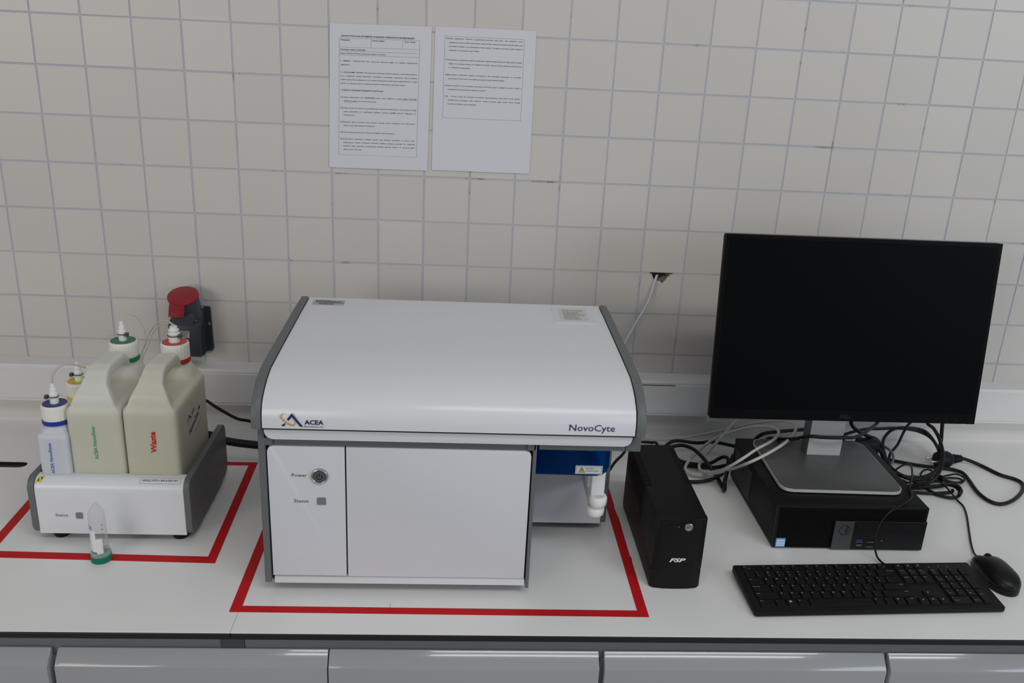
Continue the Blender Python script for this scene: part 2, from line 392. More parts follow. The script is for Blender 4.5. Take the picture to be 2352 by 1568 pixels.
# ================================================================== RED TAPE
def strip(t, pts):
    b = px(pts, 'z', 0.00005, .00035); obj('tape_strip', b, RED, t)
t = thing('red_tape_outline', 'red tape rectangle on the worktop around the bottle tray', 'tape', (.25, -.38, 0), group=None)
strip(t, [(.046, -.5535), (.064, -.5535), (.059, -.195), (.041, -.195)])
strip(t, [(.047, -.5485), (.444, -.5580), (.4615, -.5785), (.040, -.5685)])
strip(t, [(.444, -.5578), (.4615, -.5783), (.4545, -.2095), (.437, -.2095)])
strip(t, [(.041, -.2120), (.041, -.1945), (.4545, -.1945), (.4545, -.2095)])
t = thing('red_tape_outline', 'larger red tape rectangle on the worktop around the white analyser', 'tape', (.87, -.45, 0))
strip(t, [(.5202, -.7163), (.5382, -.6998), (.5395, -.20), (.522, -.20)])
strip(t, [(.5202, -.7164), (1.2207, -.7195), (1.2030, -.7020), (.5382, -.6998)])
jag = [(1.2207, -.7195), (1.2203, -.56), (1.2215, -.545), (1.2195, -.535), (1.2205, -.40), (1.2190, -.39), (1.2175, -.36), (1.2190, -.355), (1.2185, -.215), (1.2010, -.215), (1.2030, -.7020)]
strip(t, jag)

# ================================================================== PAPER SHEETS
def sheet(label, c, fill):
    """c: corners tl, tr, br, bl as (x, z) on the wall"""
    tl, tr, brr, bl = [Vector(q) for q in c]
    def f(u, v, d=0): p = tl * (1 - u) * (1 - v) + tr * u * (1 - v) + brr * u * v + bl * (1 - u) * v; return Vector((p.x, -.0016 - d - .0016 * max(0, (v - .8)) / .2 * (.4 + .6 * math.sin(u * PI) ** 2), p.y))
    cx = (tl + brr) / 2
    t = thing('paper_sheet', label, 'paper', (cx.x, -.0004, bl.y))
    bm = bmesh.new(); n = 20; vs = []
    for i in range(n + 1):
        for j in range(n + 1):
            p = f(i / n, j / n)
            vs.append(bm.verts.new(p))
    for i in range(n):
        for j in range(n): bm.faces.new([vs[k] for k in (i * (n + 1) + j, (i + 1) * (n + 1) + j, (i + 1) * (n + 1) + j + 1, i * (n + 1) + j + 1)])
    o = obj('page', bm, PAPER, t, smooth='all')
    bt = bmesh.new(); bl_ = bmesh.new()
    W = (tr - tl).length; H = (tl - bl).length; xd = f(1, .5) - f(0, .5); yd = f(.5, 0) - f(.5, 1)
    def line(u0, v0, u1, v1, wd=.0004):
        a, b = f(u0, v0, .0006), f(u1, v1, .0006); d = (b - a).normalized(); nn = Vector((-d.z, 0, d.x)) * wd / 2
        flat(bl_, [a + nn, b + nn, b - nn, a - nn])
    def put(s, u, v, u1=None, bold=0, cap=.0021):
        me = glyph(s, bold); xs = [q.co.x for q in me.vertices]; wn = (max(xs) - min(xs)) * cap / .7
        text(bt, s, cap, f(u, v, .0006), xd, yd, bold or .007, width=(u1 - u) * W if u1 else wn * .82)
    fill(line, put)
    obj('printed_lines', bl_, INKL, t); obj('printed_text', bt, INK, t)
    return t
BO = .022
def fill1(line, put):
    L_, R__ = .0955, .885
    put('NOVOCYTE FLOW SİTOMETRİ STANDART OPERASYON PROSEDÜRLERİ', .114, .0845, .832, BO, .0027)
    for v in (.0945, .1555, .1815, .2075): line(L_, v, R__, v)
    line(L_, .0945, L_, .905); line(R__, .0945, R__, .905); line(L_, .905, R__, .905)
    line(.406, .0945, .406, .1555); line(.718, .0945, .718, .1555)
    put('Onaylayan:', .108, .110, .205, BO); put('Kontrol Eden:', .420, .110, .540, BO); put('Yayın Tarihi:', .730, .110, .845, BO)
    put('Hazırlayan: Merve Gürboğa', .108, .174, .352, BO); put('Konu:', .108, .200, .155, BO); put('NOVOCYTE Flow Sitometri kullanım önerileri', .166, .200, .555)
    put('1.  AMAÇ:', .108, .251, .205, BO); put('NOVOCYTE  Flow  Sitometri  cihazının  doğru  bir  şekilde  kullanılmasını', .233, .251, .872); put('sağlamaktır.', .108, .277, .205)
    put('2.  UYGULAMA  ALANI:', .108, .328, .332, BO); put('Novocyte Flow Sitometri sistemi, apoptoz, immünofenotipleme,', .342, .328, .868)
    put('hücre  çoğalması,  sitokin  saptanması,  intraselüler  proteinlerin  saptanması,  hücre  döngüsü', .108, .353, .870)
    put('analizleri gibi birçok çalışmada ve her seviye laboratuvarda aktif olarak kullanılmaktadır. Optik', .108, .378, .870)
    put('system, sıvı dinamik system ve elektronik system olmak üzere 3 kısımdan oluşur.', .108, .404, .755)
    put('3. DİKKAT EDİLMESİ GEREKEN NOKTALAR', .110, .451, .538, BO)
    put('3.1.', .110, .500, .138, BO); put('Cihazı  kullanmadan  önce', .139, .500, .346); put('RANDEVU', .357, .500, .455, BO); put('alınız.  Kayıt  defterine  mutlaka', .465, .500, .725); put('İSİM,  SOYİSİM,', .733, .500, .872); line(.727, .504, .872, .504)
    put('TARİH ve SAAT', .141, .526, .280); line(.141, .530, .285, .530); put('not ederek imza atınız.', .288, .526, .470)
    put('3.2.', .110, .575, .138, BO); put('Cihazı açmak için cihazın ön panelindeki güç anahtarına nazikçe basın. Güç anahtarının ışığı', .139, .575, .872)
    put('yeşile  dönmelidir;  bu,  santrifujenin  başlatma  sürecine  girdiğini  gösterir.  Bilgisayarı  ve', .141, .600, .872); put('monitörü açın.', .141, .624, .258)
    put('3.3.', .110, .673, .138, BO); put('Başlatma  işlemi  sırasında  cihaz,  lazerleri  ısıtarak  sistemi  çalışmaya  hazır  hale  getirir.', .139, .673, .868); put('Cihazın hazır hale gelmesini bekleyiniz.', .141, .698, .458)
    put('3.4.', .110, .746, .138, BO); put('Cihazı hareket ettirmeyiniz. Üstüne herhangi bir eşya koymayınız.', .139, .746, .668)
    put('3.5.', .110, .794, .138, BO); put('Çözücülerle  çalışırken,  özellikle  toksik  veya  tehlikeli  çözücüler  ve  yanıcı  sıvılar', .139, .794, .870)
    for s, v, u1 in (('kullanılıyorsa,  çözücü  tedarikçisi  tarafından  sağlanan  malzeme  güvenlik  veri  sayfasında', .819, .870), ('belirtilen  uygun  güvenlik  prosedürlerine  (gözlük,  güvenlik  eldiveni  ve  koruyucu  giysi)', .844, .870), ('dikkat etmek önemlidir.', .869, .330)): put(s, .141, v, u1)
def fill2(line, put):
    L_, R__ = .096, .884
    for a in ((L_, .0605, R__, .0605), (L_, .620, R__, .620), (L_, .0605, L_, .620), (R__, .0605, R__, .620)): line(*a)
    def para(n, v, ls, ends):
        put(n, .110, v, .137, BO)
        for k, (s, e) in enumerate(zip(ls, ends)): put(s, .138 if k == 0 else .140, v + .0262 * k, e)
    para('3.6.', .0785, ['Cihaz  çalıştırırken,  ellerinizi  ve  giysilerinizi  cihazdan  uzak  tutun.  Alet  çalışırken  örnek', 'enjeksiyon probuna (SIP) dokunmayın. Alet içindeki mekanik hareketli parçalar elleri veya', 'parmakları sıkabilir ve yaralanmalara neden olabilir. Vantilatör koruması, aletin çalışması', 'sırasında ve sonrasında sıcak olabilir.'], (.870, .872, .872, .445))
    para('3.7.', .2215, ['Reaktanların kullanımına ilişkin kısıtlamalar hakkında bilgi almak için ilgili paket içindeki', 'bilgileri ve reaktanın teknik veri sayfasını inceleyin. Süresi dolmuş tüketim malzemelerini', 've reaktanları kullanmayın.'], (.872, .874, .360))
    para('3.8.', .323, ['Biyo-hazard  (biyolojik  tehlike)  içerebilecek  tüm  biyolojik  numuneler  ve  biyolojik', 'numunelerle temas eden materyaller potansiyel olarak tehlikeli olabilir.'], (.872, .708))
    para('3.9.', .3975, ['Atık konteynırını sık sık boşaltın veya sistem Atık Dolu uyarısı verdiğinde boşaltın. Sıvıların', 'boşaltılması için kılavuzdaki talimatlara uyunuz.'], (.872, .520))
    put('3.10.', .110, .472, .146, BO); put('Önceki  örnek  için  durulama  prosedürü  tamamlandıktan  sonra  ikinci  örnek  tüpünü', .175, .472, .872)
    put('yerleştirmeyi  unutmayın.  Aksi  takdirde,  önceki  örnekten  gelen  içerik,  ikinci  örneği', .140, .498, .872); put('kontamine edebilir veya seyreltebilir.', .140, .5245, .436)
sheet('left white printed page on the tiles, headed procedure with a small table', [(.602, .915), (.812, .918), (.807, .621), (.595, .620)], fill1)
sheet('right white printed page on the tiles with an empty lower half', [(.819, .919), (1.030, .920), (1.031, .623), (.8165, .623)], fill2)
print('paper done')

# ================================================================== ANALYSER
A = thing('flow_cytometer', 'big white and grey benchtop analyser with curved hood and blue sample cover', 'lab instrument', (.877, -.44, 0))
hp = [(-.684, .319), (-.6845, .333), (-.682, .345), (-.676, .357), (-.667, .3668), (-.652, .3752), (-.634, .3812), (-.614, .3856), (-.596, .3885), (-.50, .3902), (-.40, .391), (-.30, .392), (-.215, .392)]
outer = hp + [(-.215, .319)]
inner = [(y + (.003 if k < 8 else 0), z - (.002 if k > 3 else 0)) for k, (y, z) in enumerate(hp)] + [(-.2155, .319)]
for a, b_ in ((.5645, .5795), (1.1745, 1.1895)): obj('side_panel', px(outer, 'x', a, b_, bev=.0025), MGREY, A, smooth=True)
seal = [(y + .007, z - .004) for y, z in hp[:-1]] + [(-.216, .387), (-.216, .32)]
obj('hood_seal', px(seal, 'x', .5797, 1.1743), SEAL, A)
obj('hood', px(inner, 'x', .5812, 1.1728, bev=.0008), MWHITE, A, smooth=True)
obj('lower_lip', px(rrect(.5815, 1.1715, .2955, .330, .013, corners=(1, 1, 0, 0)), 'y', -.6715, -.60, bev=.001), MWHITE, A, smooth=True)
obj('lip_seal', px(rrect(.5795, 1.1735, .2935, .330, .014, corners=(1, 1, 0, 0)), 'y', -.6665, -.60), SEAL, A)
# lower grey chassis
bm = bx(.5705, 1.0175, -.648, -.215, .024, .3185, r=.002)
obj('chassis', bm, MGREY, A, smooth=True)
obj('chassis_side', px([(-.664, .022), (-.664, .3185), (-.24, .3185), (-.24, .022)], 'x', .5690, .5800, bev=.002), MGREY, A, smooth=True)
obj('chassis_side', px([(-.664, .016), (-.664, .2945), (-.24, .2945), (-.24, .016)], 'x', 1.0120, 1.0180, bev=.0015), MGREY, A, smooth=True)
obj('panel_shadow_gap', bx(.5800, 1.0118, -.652, -.64, .0205, .2805), SEAL, A)
obj('frame_corner', bx(.5790, .5925, -.664, -.65, .2806, .2935, r=.001), MGREY, A, smooth=True)
obj('frame_corner', bx(1.0020, 1.0165, -.664, -.65, .2806, .2935, r=.001), MGREY, A, smooth=True)
obj('handle_recess', bx(.5800, 1.0130, -.6605, -.63, .2803, .2937, r=.0008), MGREY, A, smooth=True)
pan = obj('control_panel', px(rrect(.5825, .7060, .0345, .2785, .010, corners=(0, 0, 0, 1)), 'y', -.6615, -.645, bev=.001), MPANEL, A, smooth=True)
door = obj('front_door', px(rrect(.7085, 1.0095, .0335, .2785, .010, corners=(0, 0, 1, 0)), 'y', -.6615, -.645, bev=.001), MPANEL, A, smooth=True)
obj('bottom_trim', px([(-.6625, .0205), (-.6635, .0325), (-.640, .0325), (-.640, .0205)], 'x', .5850, 1.0105, bev=.0008), MWHITE, A, smooth=True)
RX = Matrix.Rotation(PI / 2, 4, 'X')
btn = obj('power_button', lx([(.0085, .006), (.0092, .0045), (.0105, .0045), (.0112, .0035), (.0112, 0), (0, 0)][::-1] + [(0, .006)], T(.6655, -.6600, .2262) @ RX), BTN, A, smooth=True)
obj('button_ring', lx([(.0108, 0), (.0108, .004), (.0120, .0048), (.0133, .004), (.0137, .0015), (.0137, 0), (.0108, 0)], T(.6655, -.6612, .2262) @ RX), STEEL, A, smooth=True)
bm = bmesh.new()
for k in range(14):
    a0 = PI / 2 + .6 + (2 * PI - 1.2) * k / 14; a1 = PI / 2 + .6 + (2 * PI - 1.2) * (k + 1) / 14
    flat(bm, [(.6655 + r * math.cos(a), -.6663, .2262 + r * math.sin(a)) for r, a in ((.0052, a0), (.0052, a1), (.0040, a1), (.0040, a0))])
seg2(bm, (.6655, .2262), (.6655, .2325), .0013, lambda x, z: (x, -.6663, z)); obj('power_symbol', bm, SEAL, btn)
obj('status_window', px(rrect(.6600, .6745, .1725, .1860, .002), 'y', -.6625, -.655), LEDG, A)
obj('power_lettering', text(bmesh.new(), 'Power', .0058, (.6205, -.6618, .2238), bold=.006, width=.0242), DKTXT, A)
obj('status_lettering', text(bmesh.new(), 'Status', .0058, (.6225, -.6618, .1762), bold=.006, width=.0232), DKTXT, A)
# logo on the hood
def logo(o3, xd, yd, s, name_text=True):
    O = Vector(o3); X = Vector(xd).normalized(); Yv = Vector(yd).normalized()
    f = lambda x, y: O + X * (x - 347) * s + Yv * (1207 - y) * s
    nv = bmesh.new(); og = bmesh.new()
    for poly in ([(443, 1077), (541, 1209), (514, 1209), (443, 1113)], [(443, 1077), (443, 1113), (413, 1153), (398, 1140)], [(362, 1184), (386, 1182), (375, 1206), (347, 1206)]): flat(nv, [f(*p) for p in poly])
    for x, y, r in ((404, 1099, 2.5), (387, 1090, 3.5), (370, 1087, 5.5), (353, 1092, 6.5), (344, 1107, 7.5), (350, 1127, 9), (366, 1148, 10.5), (386, 1168, 12.5), (410, 1183, 10.5), (432, 1193, 9), (453, 1195, 8), (468, 1182, 7), (468, 1165, 5.5), (461, 1151, 4.5), (452, 1138, 3.5), (447, 1128, 2.5)):
        flat(og, [f(x + r * math.cos(k * PI / 6), y + r * math.sin(k * PI / 6)) for k in range(12)])
    text(nv, 'ACEA', 42 * s, f(553, 1184), xd, yd, .03, width=170 * s); text(nv, 'Biosciences, Inc.', 13 * s, f(552, 1211), xd, yd, .015, width=172 * s)
    return nv, og
nv, og = logo((.6115, -.6823, .3238), (1, 0, 0), (0, 0, 1), .0001745)
obj('company_logo', nv, NAVY, A); obj('logo_dots', og, ORANGE, A)
obj('model_lettering', text(bmesh.new(), 'NovoCyte', .0112, (1.0655, -.6823, .3272), bold=.001, width=.0735), NAVY, A)
# stickers on the hood
zt = .3905
st = obj('asset_sticker', bx(.593, .655, -.264, -.232, .3888, zt), SILV, A)
bm = bmesh.new(); rs = random.Random(5)
for k, (y, x0, x1) in enumerate(((-.236, .597, .625), (-.2405, .597, .645), (-.245, .598, .648), (-.2495, .600, .653))):
    x = x0
    while x < x1: wd = rs.uniform(.002, .006); flat(bm, [(x, y - .0012, zt + .0002), (x + wd, y - .0012, zt + .0002), (x + wd, y + .0012, zt + .0002), (x, y + .0012, zt + .0002)]); x += wd + .001
x = .607
while x < .634: wd = rs.uniform(.0004, .0018); flat(bm, [(x, -.261, zt + .0002), (x + wd, -.261, zt + .0002), (x + wd, -.2535, zt + .0002), (x, -.2535, zt + .0002)]); x += wd + rs.uniform(.0005, .0012)
obj('sticker_print', bm, INK, st)
st = obj('tape_patch', bx(1.071, 1.153, -.330, -.233, .3885, .3903), TAPEC, A)
s2 = obj('paper_label', bx(1.086, 1.141, -.321, -.240, .390, .3908), mat('label_paper', (.60, .59, .56), .5), A)
bm = text(bmesh.new(), 'therovacs', .0055, (1.092, -.256, .3911), (1, 0, 0), (0, 1, 0), .01, width=.042); obj('label_heading', bm, mat('dull_red_print', (.28, .08, .07), .5), s2)
bm = bmesh.new()
for k in range(8):
    y = -.265 - k * .0062; x1 = (1.125, 1.118, 1.134, 1.134, 1.12, 1.122, 1.115, 1.126)[k]; x = 1.093
    while x < x1: wd = rs.uniform(.002, .007); flat(bm, [(x, y - .0011, .3911), (x + wd, y - .0011, .3911), (x + wd, y + .0011, .3911), (x, y + .0011, .3911)]); x += wd + .0012
obj('label_print', bm, INKL, s2)
# sampler side
obj('sampler_beam', bx(1.0215, 1.1625, -.664, -.215, .2830, .3000, r=.001), MGREY, A, smooth=True)
obj('beam_bracket', px([(1.1635, .2830), (1.1882, .2830), (1.1882, .3185), (1.1745, .3185), (1.1735, .304), (1.1690, .2965), (1.1635, .2945)], 'y', -.664, -.215, bev=.001), MGREY, A, smooth=True)
obj('rear_block', bx(1.018, 1.184, -.452, -.217, .020, .3185, r=.002), MGREY, A, smooth=True)
obj('rear_white_panel', bx(1.0182, 1.1725, -.4555, -.451, .0195, .282, r=.0008), MPANEL, A)
bm = bmesh.new(); pr = rrect(1.0195, 1.1505, .2045, .2825, .020, 9, corners=(0, 1, 0, 0))
prism(bm, pr, 'y', -.604, -.456, bev=.003)
bmesh.ops.recalc_face_normals(bm, faces=bm.faces)
bm.transform(wm(A).inverted()); me = bpy.data.meshes.new('sample_cover'); bm.to_mesh(me); bm.free()
cov = link('sample_cover', me, BLUE, A); me.polygons.foreach_set('use_smooth', [True] * len(me.polygons)); me.set_sharp_from_angle(angle=math.radians(35))
bm = bx(1.095, 1.135, -.53, -.48, .222, .255, r=.002); box(bm, 1.118, 1.140, -.555, -.50, .225, .245, r=.002); box(bm, 1.088, 1.100, -.54, -.50, .246, .275)
obj('sampler_mechanism', bm, BLUEIN, cov, smooth=True)
bm = bx(1.076, 1.106, -.56, -.49, .252, .281, r=.002); obj('sampler_motor', bm, DARKIN, cov)
bm = bmesh.new()
for k in range(3): tube(bm, [(1.022, -.575 + .006 * k, .245 + .006 * k), (1.05, -.58, .252 + .004 * k), (1.08, -.575, .238 + .003 * k), (1.12, -.56, .232 + .003 * k)], .0011, 6)
obj('sample_tubing', bm, BLUEIN, cov, smooth=True)
st = obj('caution_sticker', bx(1.0925, 1.1395, -.6049, -.6035, .2085, .2245), STICK, A)
bm = bmesh.new(); F = lambda x, z: (x, -.6051, z)
for a in (((1.094, .2098), (1.138, .2098)), ((1.138, .2098), (1.138, .2232)), ((1.138, .2232), (1.094, .2232)), ((1.094, .2232), (1.094, .2098))): seg2(bm, *a, .0004, F)
text(bm, 'CAUTION:', .0024, (1.1105, -.6051, .2180), width=.0135); text(bm, 'MOVING PARTS', .0024, (1.1105, -.6051, .2132), width=.0225)
flat(bm, [F(1.0975, .2112), (1.1092, -.6051, .2112), F(1.10335, .2218)]); obj('caution_print', bm, INK, st)
bm = bmesh.new(); flat(bm, [(x, -.6053, z) for x, z in ((1.0988, .2119), (1.1079, .2119), (1.10335, .2202))]); tri = obj('caution_triangle', bm, YEL, st)
bm = bmesh.new(); flat(bm, [(x, -.6055, z) for x, z in ((1.1029, .2145), (1.1038, .2145), (1.1041, .2180), (1.1026, .2180))]); flat(bm, [(x, -.6055, z) for x, z in ((1.1029, .2128), (1.1038, .2128), (1.1038, .2138), (1.1029, .2138))]); obj('caution_mark', bm, INK, st)
# sample tube holder
bm = bx(1.1275, 1.1520, -.578, -.560, .150, .2045, r=.003); obj('holder_arm', bm, NYLON, A, smooth=True)
bm = bx(1.124, 1.145, -.556, -.46, .155, .2045, r=.002); box(bm, 1.1285, 1.147, -.566, -.46, .118, .158, r=.003); obj('holder_bracket', bm, MPANEL, A, smooth=True)
obj('holder_cup', lx([(0, .1285), (.0120, .1285), (.0152, .1315), (.0162, .138), (.0160, .1450), (.0140, .1490), (.0115, .1485), (.0085, .1465), (0, .1460)], T(1.1415, -.577, .003), 28), NYLON, A, smooth='all')
obj('holder_cup', lx([(0, .1085), (.0115, .1085), (.0148, .1115), (.0158, .117), (.0157, .1235), (.0142, .1262), (0, .1262)], T(1.1395, -.572, .001), 28), NYLON, A, smooth='all')
for x, y in ((.60, -.60), (.99, -.60), (.60, -.26), (1.16, -.26), (1.16, -.34), (.99, -.40)):
    obj('foot', lx([(0, 0), (.012, 0), (.013, .003), (.013, .0242), (0, .0242)], T(x, y, 0), 20), BLKR, A, smooth=True)

# ================================================================== BOTTLE TRAY
Tt = thing('fluidics_tray', 'low white tray with dark grey side panels holding the bottles', 'tray', (.264, -.39, 0))
for a, b_ in ((.1215, .1325), (.3955, .4065)):
    obj('side_panel', px(rrect(-.516, -.260, .0155, .1275, .016), 'x', a, b_, bev=.002), MGREY, Tt, smooth=True)
cf = [(-.5145, .017), (-.5145, .103)] + [(-.4925 - .022 * math.cos(k * PI / 32), .1035 + .0225 * math.sin(k * PI / 32)) for k in range(1, 17)] + [(-.484, .1262), (-.484, .1235), (-.4915, .1230)] + [(-.4925 - .0185 * math.cos(k * PI / 12), .1035 + .019 * math.sin(k * PI / 12)) for k in range(5, 0, -1)] + [(-.511, .103), (-.511, .017)]
fc = obj('front_cover', px(cf, 'x', .1330, .3950), MWHITE, Tt, smooth=True)
obj('tray_floor', bx(.1330, .3950, -.511, -.265, .018, .022), MGREY, Tt)
obj('back_wall', bx(.1330, .3950, -.268, -.264, .018, .075), MGREY, Tt)
for x, y in ((.160, -.490), (.376, -.490), (.160, -.285), (.376, -.285)): obj('foot', lx([(0, 0), (.0125, 0), (.0145, .004), (.0145, .018), (0, .018)], T(x, y, 0), 20), BLKR, Tt, smooth=True)
obj('status_window', px(rrect(.2003, .2125, .0488, .0612, .0018), 'y', -.5155, -.510), LEDG, Tt)
obj('panel_lettering', text(bmesh.new(), 'Status', .0058, (.1643, -.5148, .0525), width=.0218), DKTXT, Tt)
c2 = lambda x, a, o=.0003: (x, -.4925 - (.022 + o) * math.cos(a), .1035 + (.0225 + o) * math.sin(a))
def arc(bm, lo, hi, a0, a1, o, n=8):
    # strip wrapped round the curved lip: lo, hi = (left, right) x at the lower and upper angle
    for k in range(n):
        p, q = k / n, (k + 1) / n; L = lambda t, i: lo[i] + (hi[i] - lo[i]) * t; A_ = lambda t: a0 + (a1 - a0) * t
        flat(bm, [c2(L(p, 0), A_(p), o), c2(L(p, 1), A_(p), o), c2(L(q, 1), A_(q), o), c2(L(q, 0), A_(q), o)])
    return bm
st = obj('care_sticker', arc(bmesh.new(), (.3155, .3895), (.3155, .3895), .75, 1.37, .0002), STICK, Tt)
bm = bmesh.new()
for x0, x1, a0, a1 in ((.3165, .3885, .78, .80), (.3165, .3885, 1.32, 1.34), (.3165, .3169, .78, 1.34), (.3881, .3885, .78, 1.34)): arc(bm, (x0, x1), (x0, x1), a0, a1, .0004)
a = 1.06; text(bm, 'HANDLE WITH CARE & KEEP DRY', .0042, c2(.3205, .97, .0006), (1, 0, 0), (0, math.sin(a), math.cos(a)), .012, width=.064); obj('care_print', bm, INK, st)
hz = obj('hazard_sticker', arc(arc(bmesh.new(), (.1340, .1435), (.1387, .1389), .72, 1.32, .0002), (.1438, .1440), (.1395, .1478), .72, 1.32, .0002), YEL, Tt)
obj('hazard_print', arc(arc(bmesh.new(), (.1370, .1405), (.1387, .1389), .84, 1.10, .0004), (.1438, .1440), (.1422, .1456), .92, 1.20, .0004), INK, hz)

# ---- bottles
def cap(t, cx, cy, zt_, ring, disc, r=.0265, h=.030, two=False, clampside=1):
    n = 48; b = bmesh.new()
    prof = [(0, 0), (r, 0), (r, h * .86), (r * .96, h * .97), (r * .92, h), (0, h)]
    lathe(b, prof, T(cx, cy, zt_ - h), n)
    for v in b.verts:
        d = Vector((v.co.x - cx, v.co.y - cy)); 
        if d.length > r * .99:
            k = round(math.atan2(d.y, d.x) / (2 * PI / n)); s = 1.006 if k % 2 else .988
            v.co.x = cx + d.x * s; v.co.y = cy + d.y * s
    c = obj('cap', b, CAPW, t)
    obj('cap_disc', lx([(0, 0), (r * .88, 0), (r * .88, .0006), (0, .0006)], T(cx, cy, zt_ - .0001), 32), disc, c)
    obj('neck_ring', lx([(0, 0), (r * 1.03, 0), (r * 1.05, .003), (r * 1.03, .0078), (0, .0078)], T(cx, cy, zt_ - h - .0082), 32), ring, t, smooth=True)
    w_ = .0105 if two else .0075
    f = [(0, 0), (w_, 0), (w_, .008), (w_ * .72, .0095), (w_ * .72, .013), (w_ * 1.05, .0145), (w_ * 1.05, .019), (w_ * .8, .021), (w_ * .8, .028), (w_ * .5, .030), (w_ * .5, .037), (w_ * .3, .038), (0, .038)]
    if two: f = [(0, 0), (.0105, 0), (.0105, .011), (.0085, .012), (.0105, .0145), (.011, .0175), (.0085, .0195), (.0098, .0215), (.0098, .025), (.0070, .027), (.0070, .031), (0, .031)]
    ft = obj('hose_fitting', lx(f, T(cx, cy, zt_ + .0004), 20), FIT, t, smooth=True)
    bm = bmesh.new(); zc = zt_ + .0135
    pts = [(cx + w_ * 1.12 * math.cos(a), cy + w_ * 1.12 * math.sin(a), zc) for a in [k * PI / 8 for k in range(17)]]
    tube(bm, pts, .0009, 6, 1); box(bm, cx + clampside * w_, cx + clampside * (w_ + .006), cy - .009, cy - .002, zc - .003, zc + .004, r=.0008) if clampside > 0 else box(bm, cx - w_ - .006, cx - w_, cy - .009, cy - .002, zc - .003, zc + .004, r=.0008)
    obj('hose_clamp', bm, mat('clamp_metal', (.10, .10, .095), .4, metal=.7), ft)
def hull(bm, pts):
    b = bmesh.new(); vs = [b.verts.new(p) for p in pts]; r = bmesh.ops.convex_hull(b, input=vs)
    bmesh.ops.delete(b, geom=[v for v in b.verts if not v.link_faces], context='VERTS'); merge(bm, b)
def remeshed(name, bm, m, parent, vox=.0026, it=9):
    o = obj(name, bm, m, parent)
    md = o.modifiers.new('r', 'REMESH'); md.mode = 'VOXEL'; md.voxel_size = vox; md.use_smooth_shade = True
    s = o.modifiers.new('s', 'SMOOTH'); s.iterations = it; s.factor = .5
    evalmesh(o); return o
def jug(label, cx, yf, yb, zs, capxy, zcap, m, ring, disc, two, cside, side_text=None):
    t = thing('jug', label, 'jug', (cx, (yf + yb) / 2, .0225)); hw = .0485; cyc = capxy[1]
    bm = bx(cx - hw, cx + hw, yf, yb, .0235, zs, r=.011, seg=3)
    # rear shoulder up to the neck
    ring8 = lambda r, z: [(capxy[0] + r * math.cos(k * PI / 8), cyc + r * math.sin(k * PI / 8), z) for k in range(16)]
    hull(bm, [(cx - hw + .003, cyc - .045, zs - .012), (cx + hw - .003, cyc - .045, zs - .012), (cx - hw + .003, yb - .003, zs - .010), (cx + hw - .003, yb - .003, zs - .010)] + ring8(.0275, zcap - .044))
    lathe(bm, [(0, 0), (.0235, 0), (.0235, .012), (0, .012)], T(capxy[0], cyc, zcap - .050), 24)
    # sloping front that narrows into the grip
    zt2 = zcap - .004
    st_ = [(.0445, yf + .002, zs - .010, yf + .030, zs - .026), (.0335, yf + .008, zs + .018, yf + .034, zs + .006), (.0225, yf + .021, zs + .039, yf + .042, zs + .022), (.0190, yf + .040, zt2 - .007, yf + .055, zt2 - .028), (.0180, yf + .062, zt2, yf + .066, zt2 - .023), (.0170, cyc - .040, zt2 - .004, cyc - .040, zt2 - .026), (.0170, cyc - .020, zt2 - .022, cyc - .016, zt2 - .046)]
    for p, q in zip(st_, st_[1:]): hull(bm, [(cx + sx * h_, y, z) for h_, ya, za, yb_2, zb in (p, q) for sx in (-1, 1) for y, z in ((ya, za), (yb_2, zb))])
    o = remeshed('jug_body', bm, m, t)
    cap(t, capxy[0], cyc, zcap, ring, disc, two=two, clampside=cside)
    return t
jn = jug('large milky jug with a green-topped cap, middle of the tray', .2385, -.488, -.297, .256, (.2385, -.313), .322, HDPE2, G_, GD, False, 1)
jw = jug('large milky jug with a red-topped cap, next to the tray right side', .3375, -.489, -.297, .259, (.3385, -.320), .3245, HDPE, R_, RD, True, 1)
obj('printed_name', text(bmesh.new(), 'ACEA NovoFlow', .0058, (.2412, -.4886, .1560), (-.01, 0, 1), (-1, 0, 0), .02, width=.066), GTX, jn)
obj('printed_name', text(bmesh.new(), 'Waste', .0100, (.3462, -.4896, .1720), (0, 0, 1), (-1, 0, 0), .035, width=.042), RTX, jw)
xs_ = .3864
d = Vector((0, .78, .24)).normalized(); n_ = Vector((0, -.24, .78)).normalized()
d = Vector((0, .93, .25)).normalized(); n_ = Vector((0, -.25, .93)).normalized()
nv = text(bmesh.new(), 'NovoCyte™', .0120, (xs_, -.4225, .1760), d, n_, .02, width=.076); text(nv, 'Flow Cytometer', .0036, (xs_, -.388, .1665), d, n_, .0, width=.042)
nv2, og = logo((xs_, -.428, .1985), d, n_, .000125); merge(nv, nv2)
obj('printed_logo', nv, NAVY, jw); obj('printed_dots', og, ORANGE, jw)
def bottle(label, cx, yf, yb, hw, zs, capxy, zcap, m, ring, disc, cside):
    t = thing('reagent_bottle', label, 'bottle', (cx, (yf + yb) / 2, .0225))
    bm = bx(cx - hw, cx + hw, yf, yb, .0235, zs, r=.006, seg=3)
    hull(bm, [(cx + sx * (hw - .003), y, zs - .006) for sx in (-1, 1) for y in (yf + .003, yb - .003)] + [(capxy[0] + .0225 * math.cos(k * PI / 8), capxy[1] + .0225 * math.sin(k * PI / 8), zcap - .038) for k in range(16)])
    lathe(bm, [(0, 0), (.020, 0), (.020, .012), (0, .012)], T(capxy[0], capxy[1], zcap - .042), 24)
    remeshed('bottle_body', bm, m, t, .0026, 4)
    cap(t, capxy[0], capxy[1], zcap, ring, disc, r=.0235, h=.0275, clampside=cside)
    return t
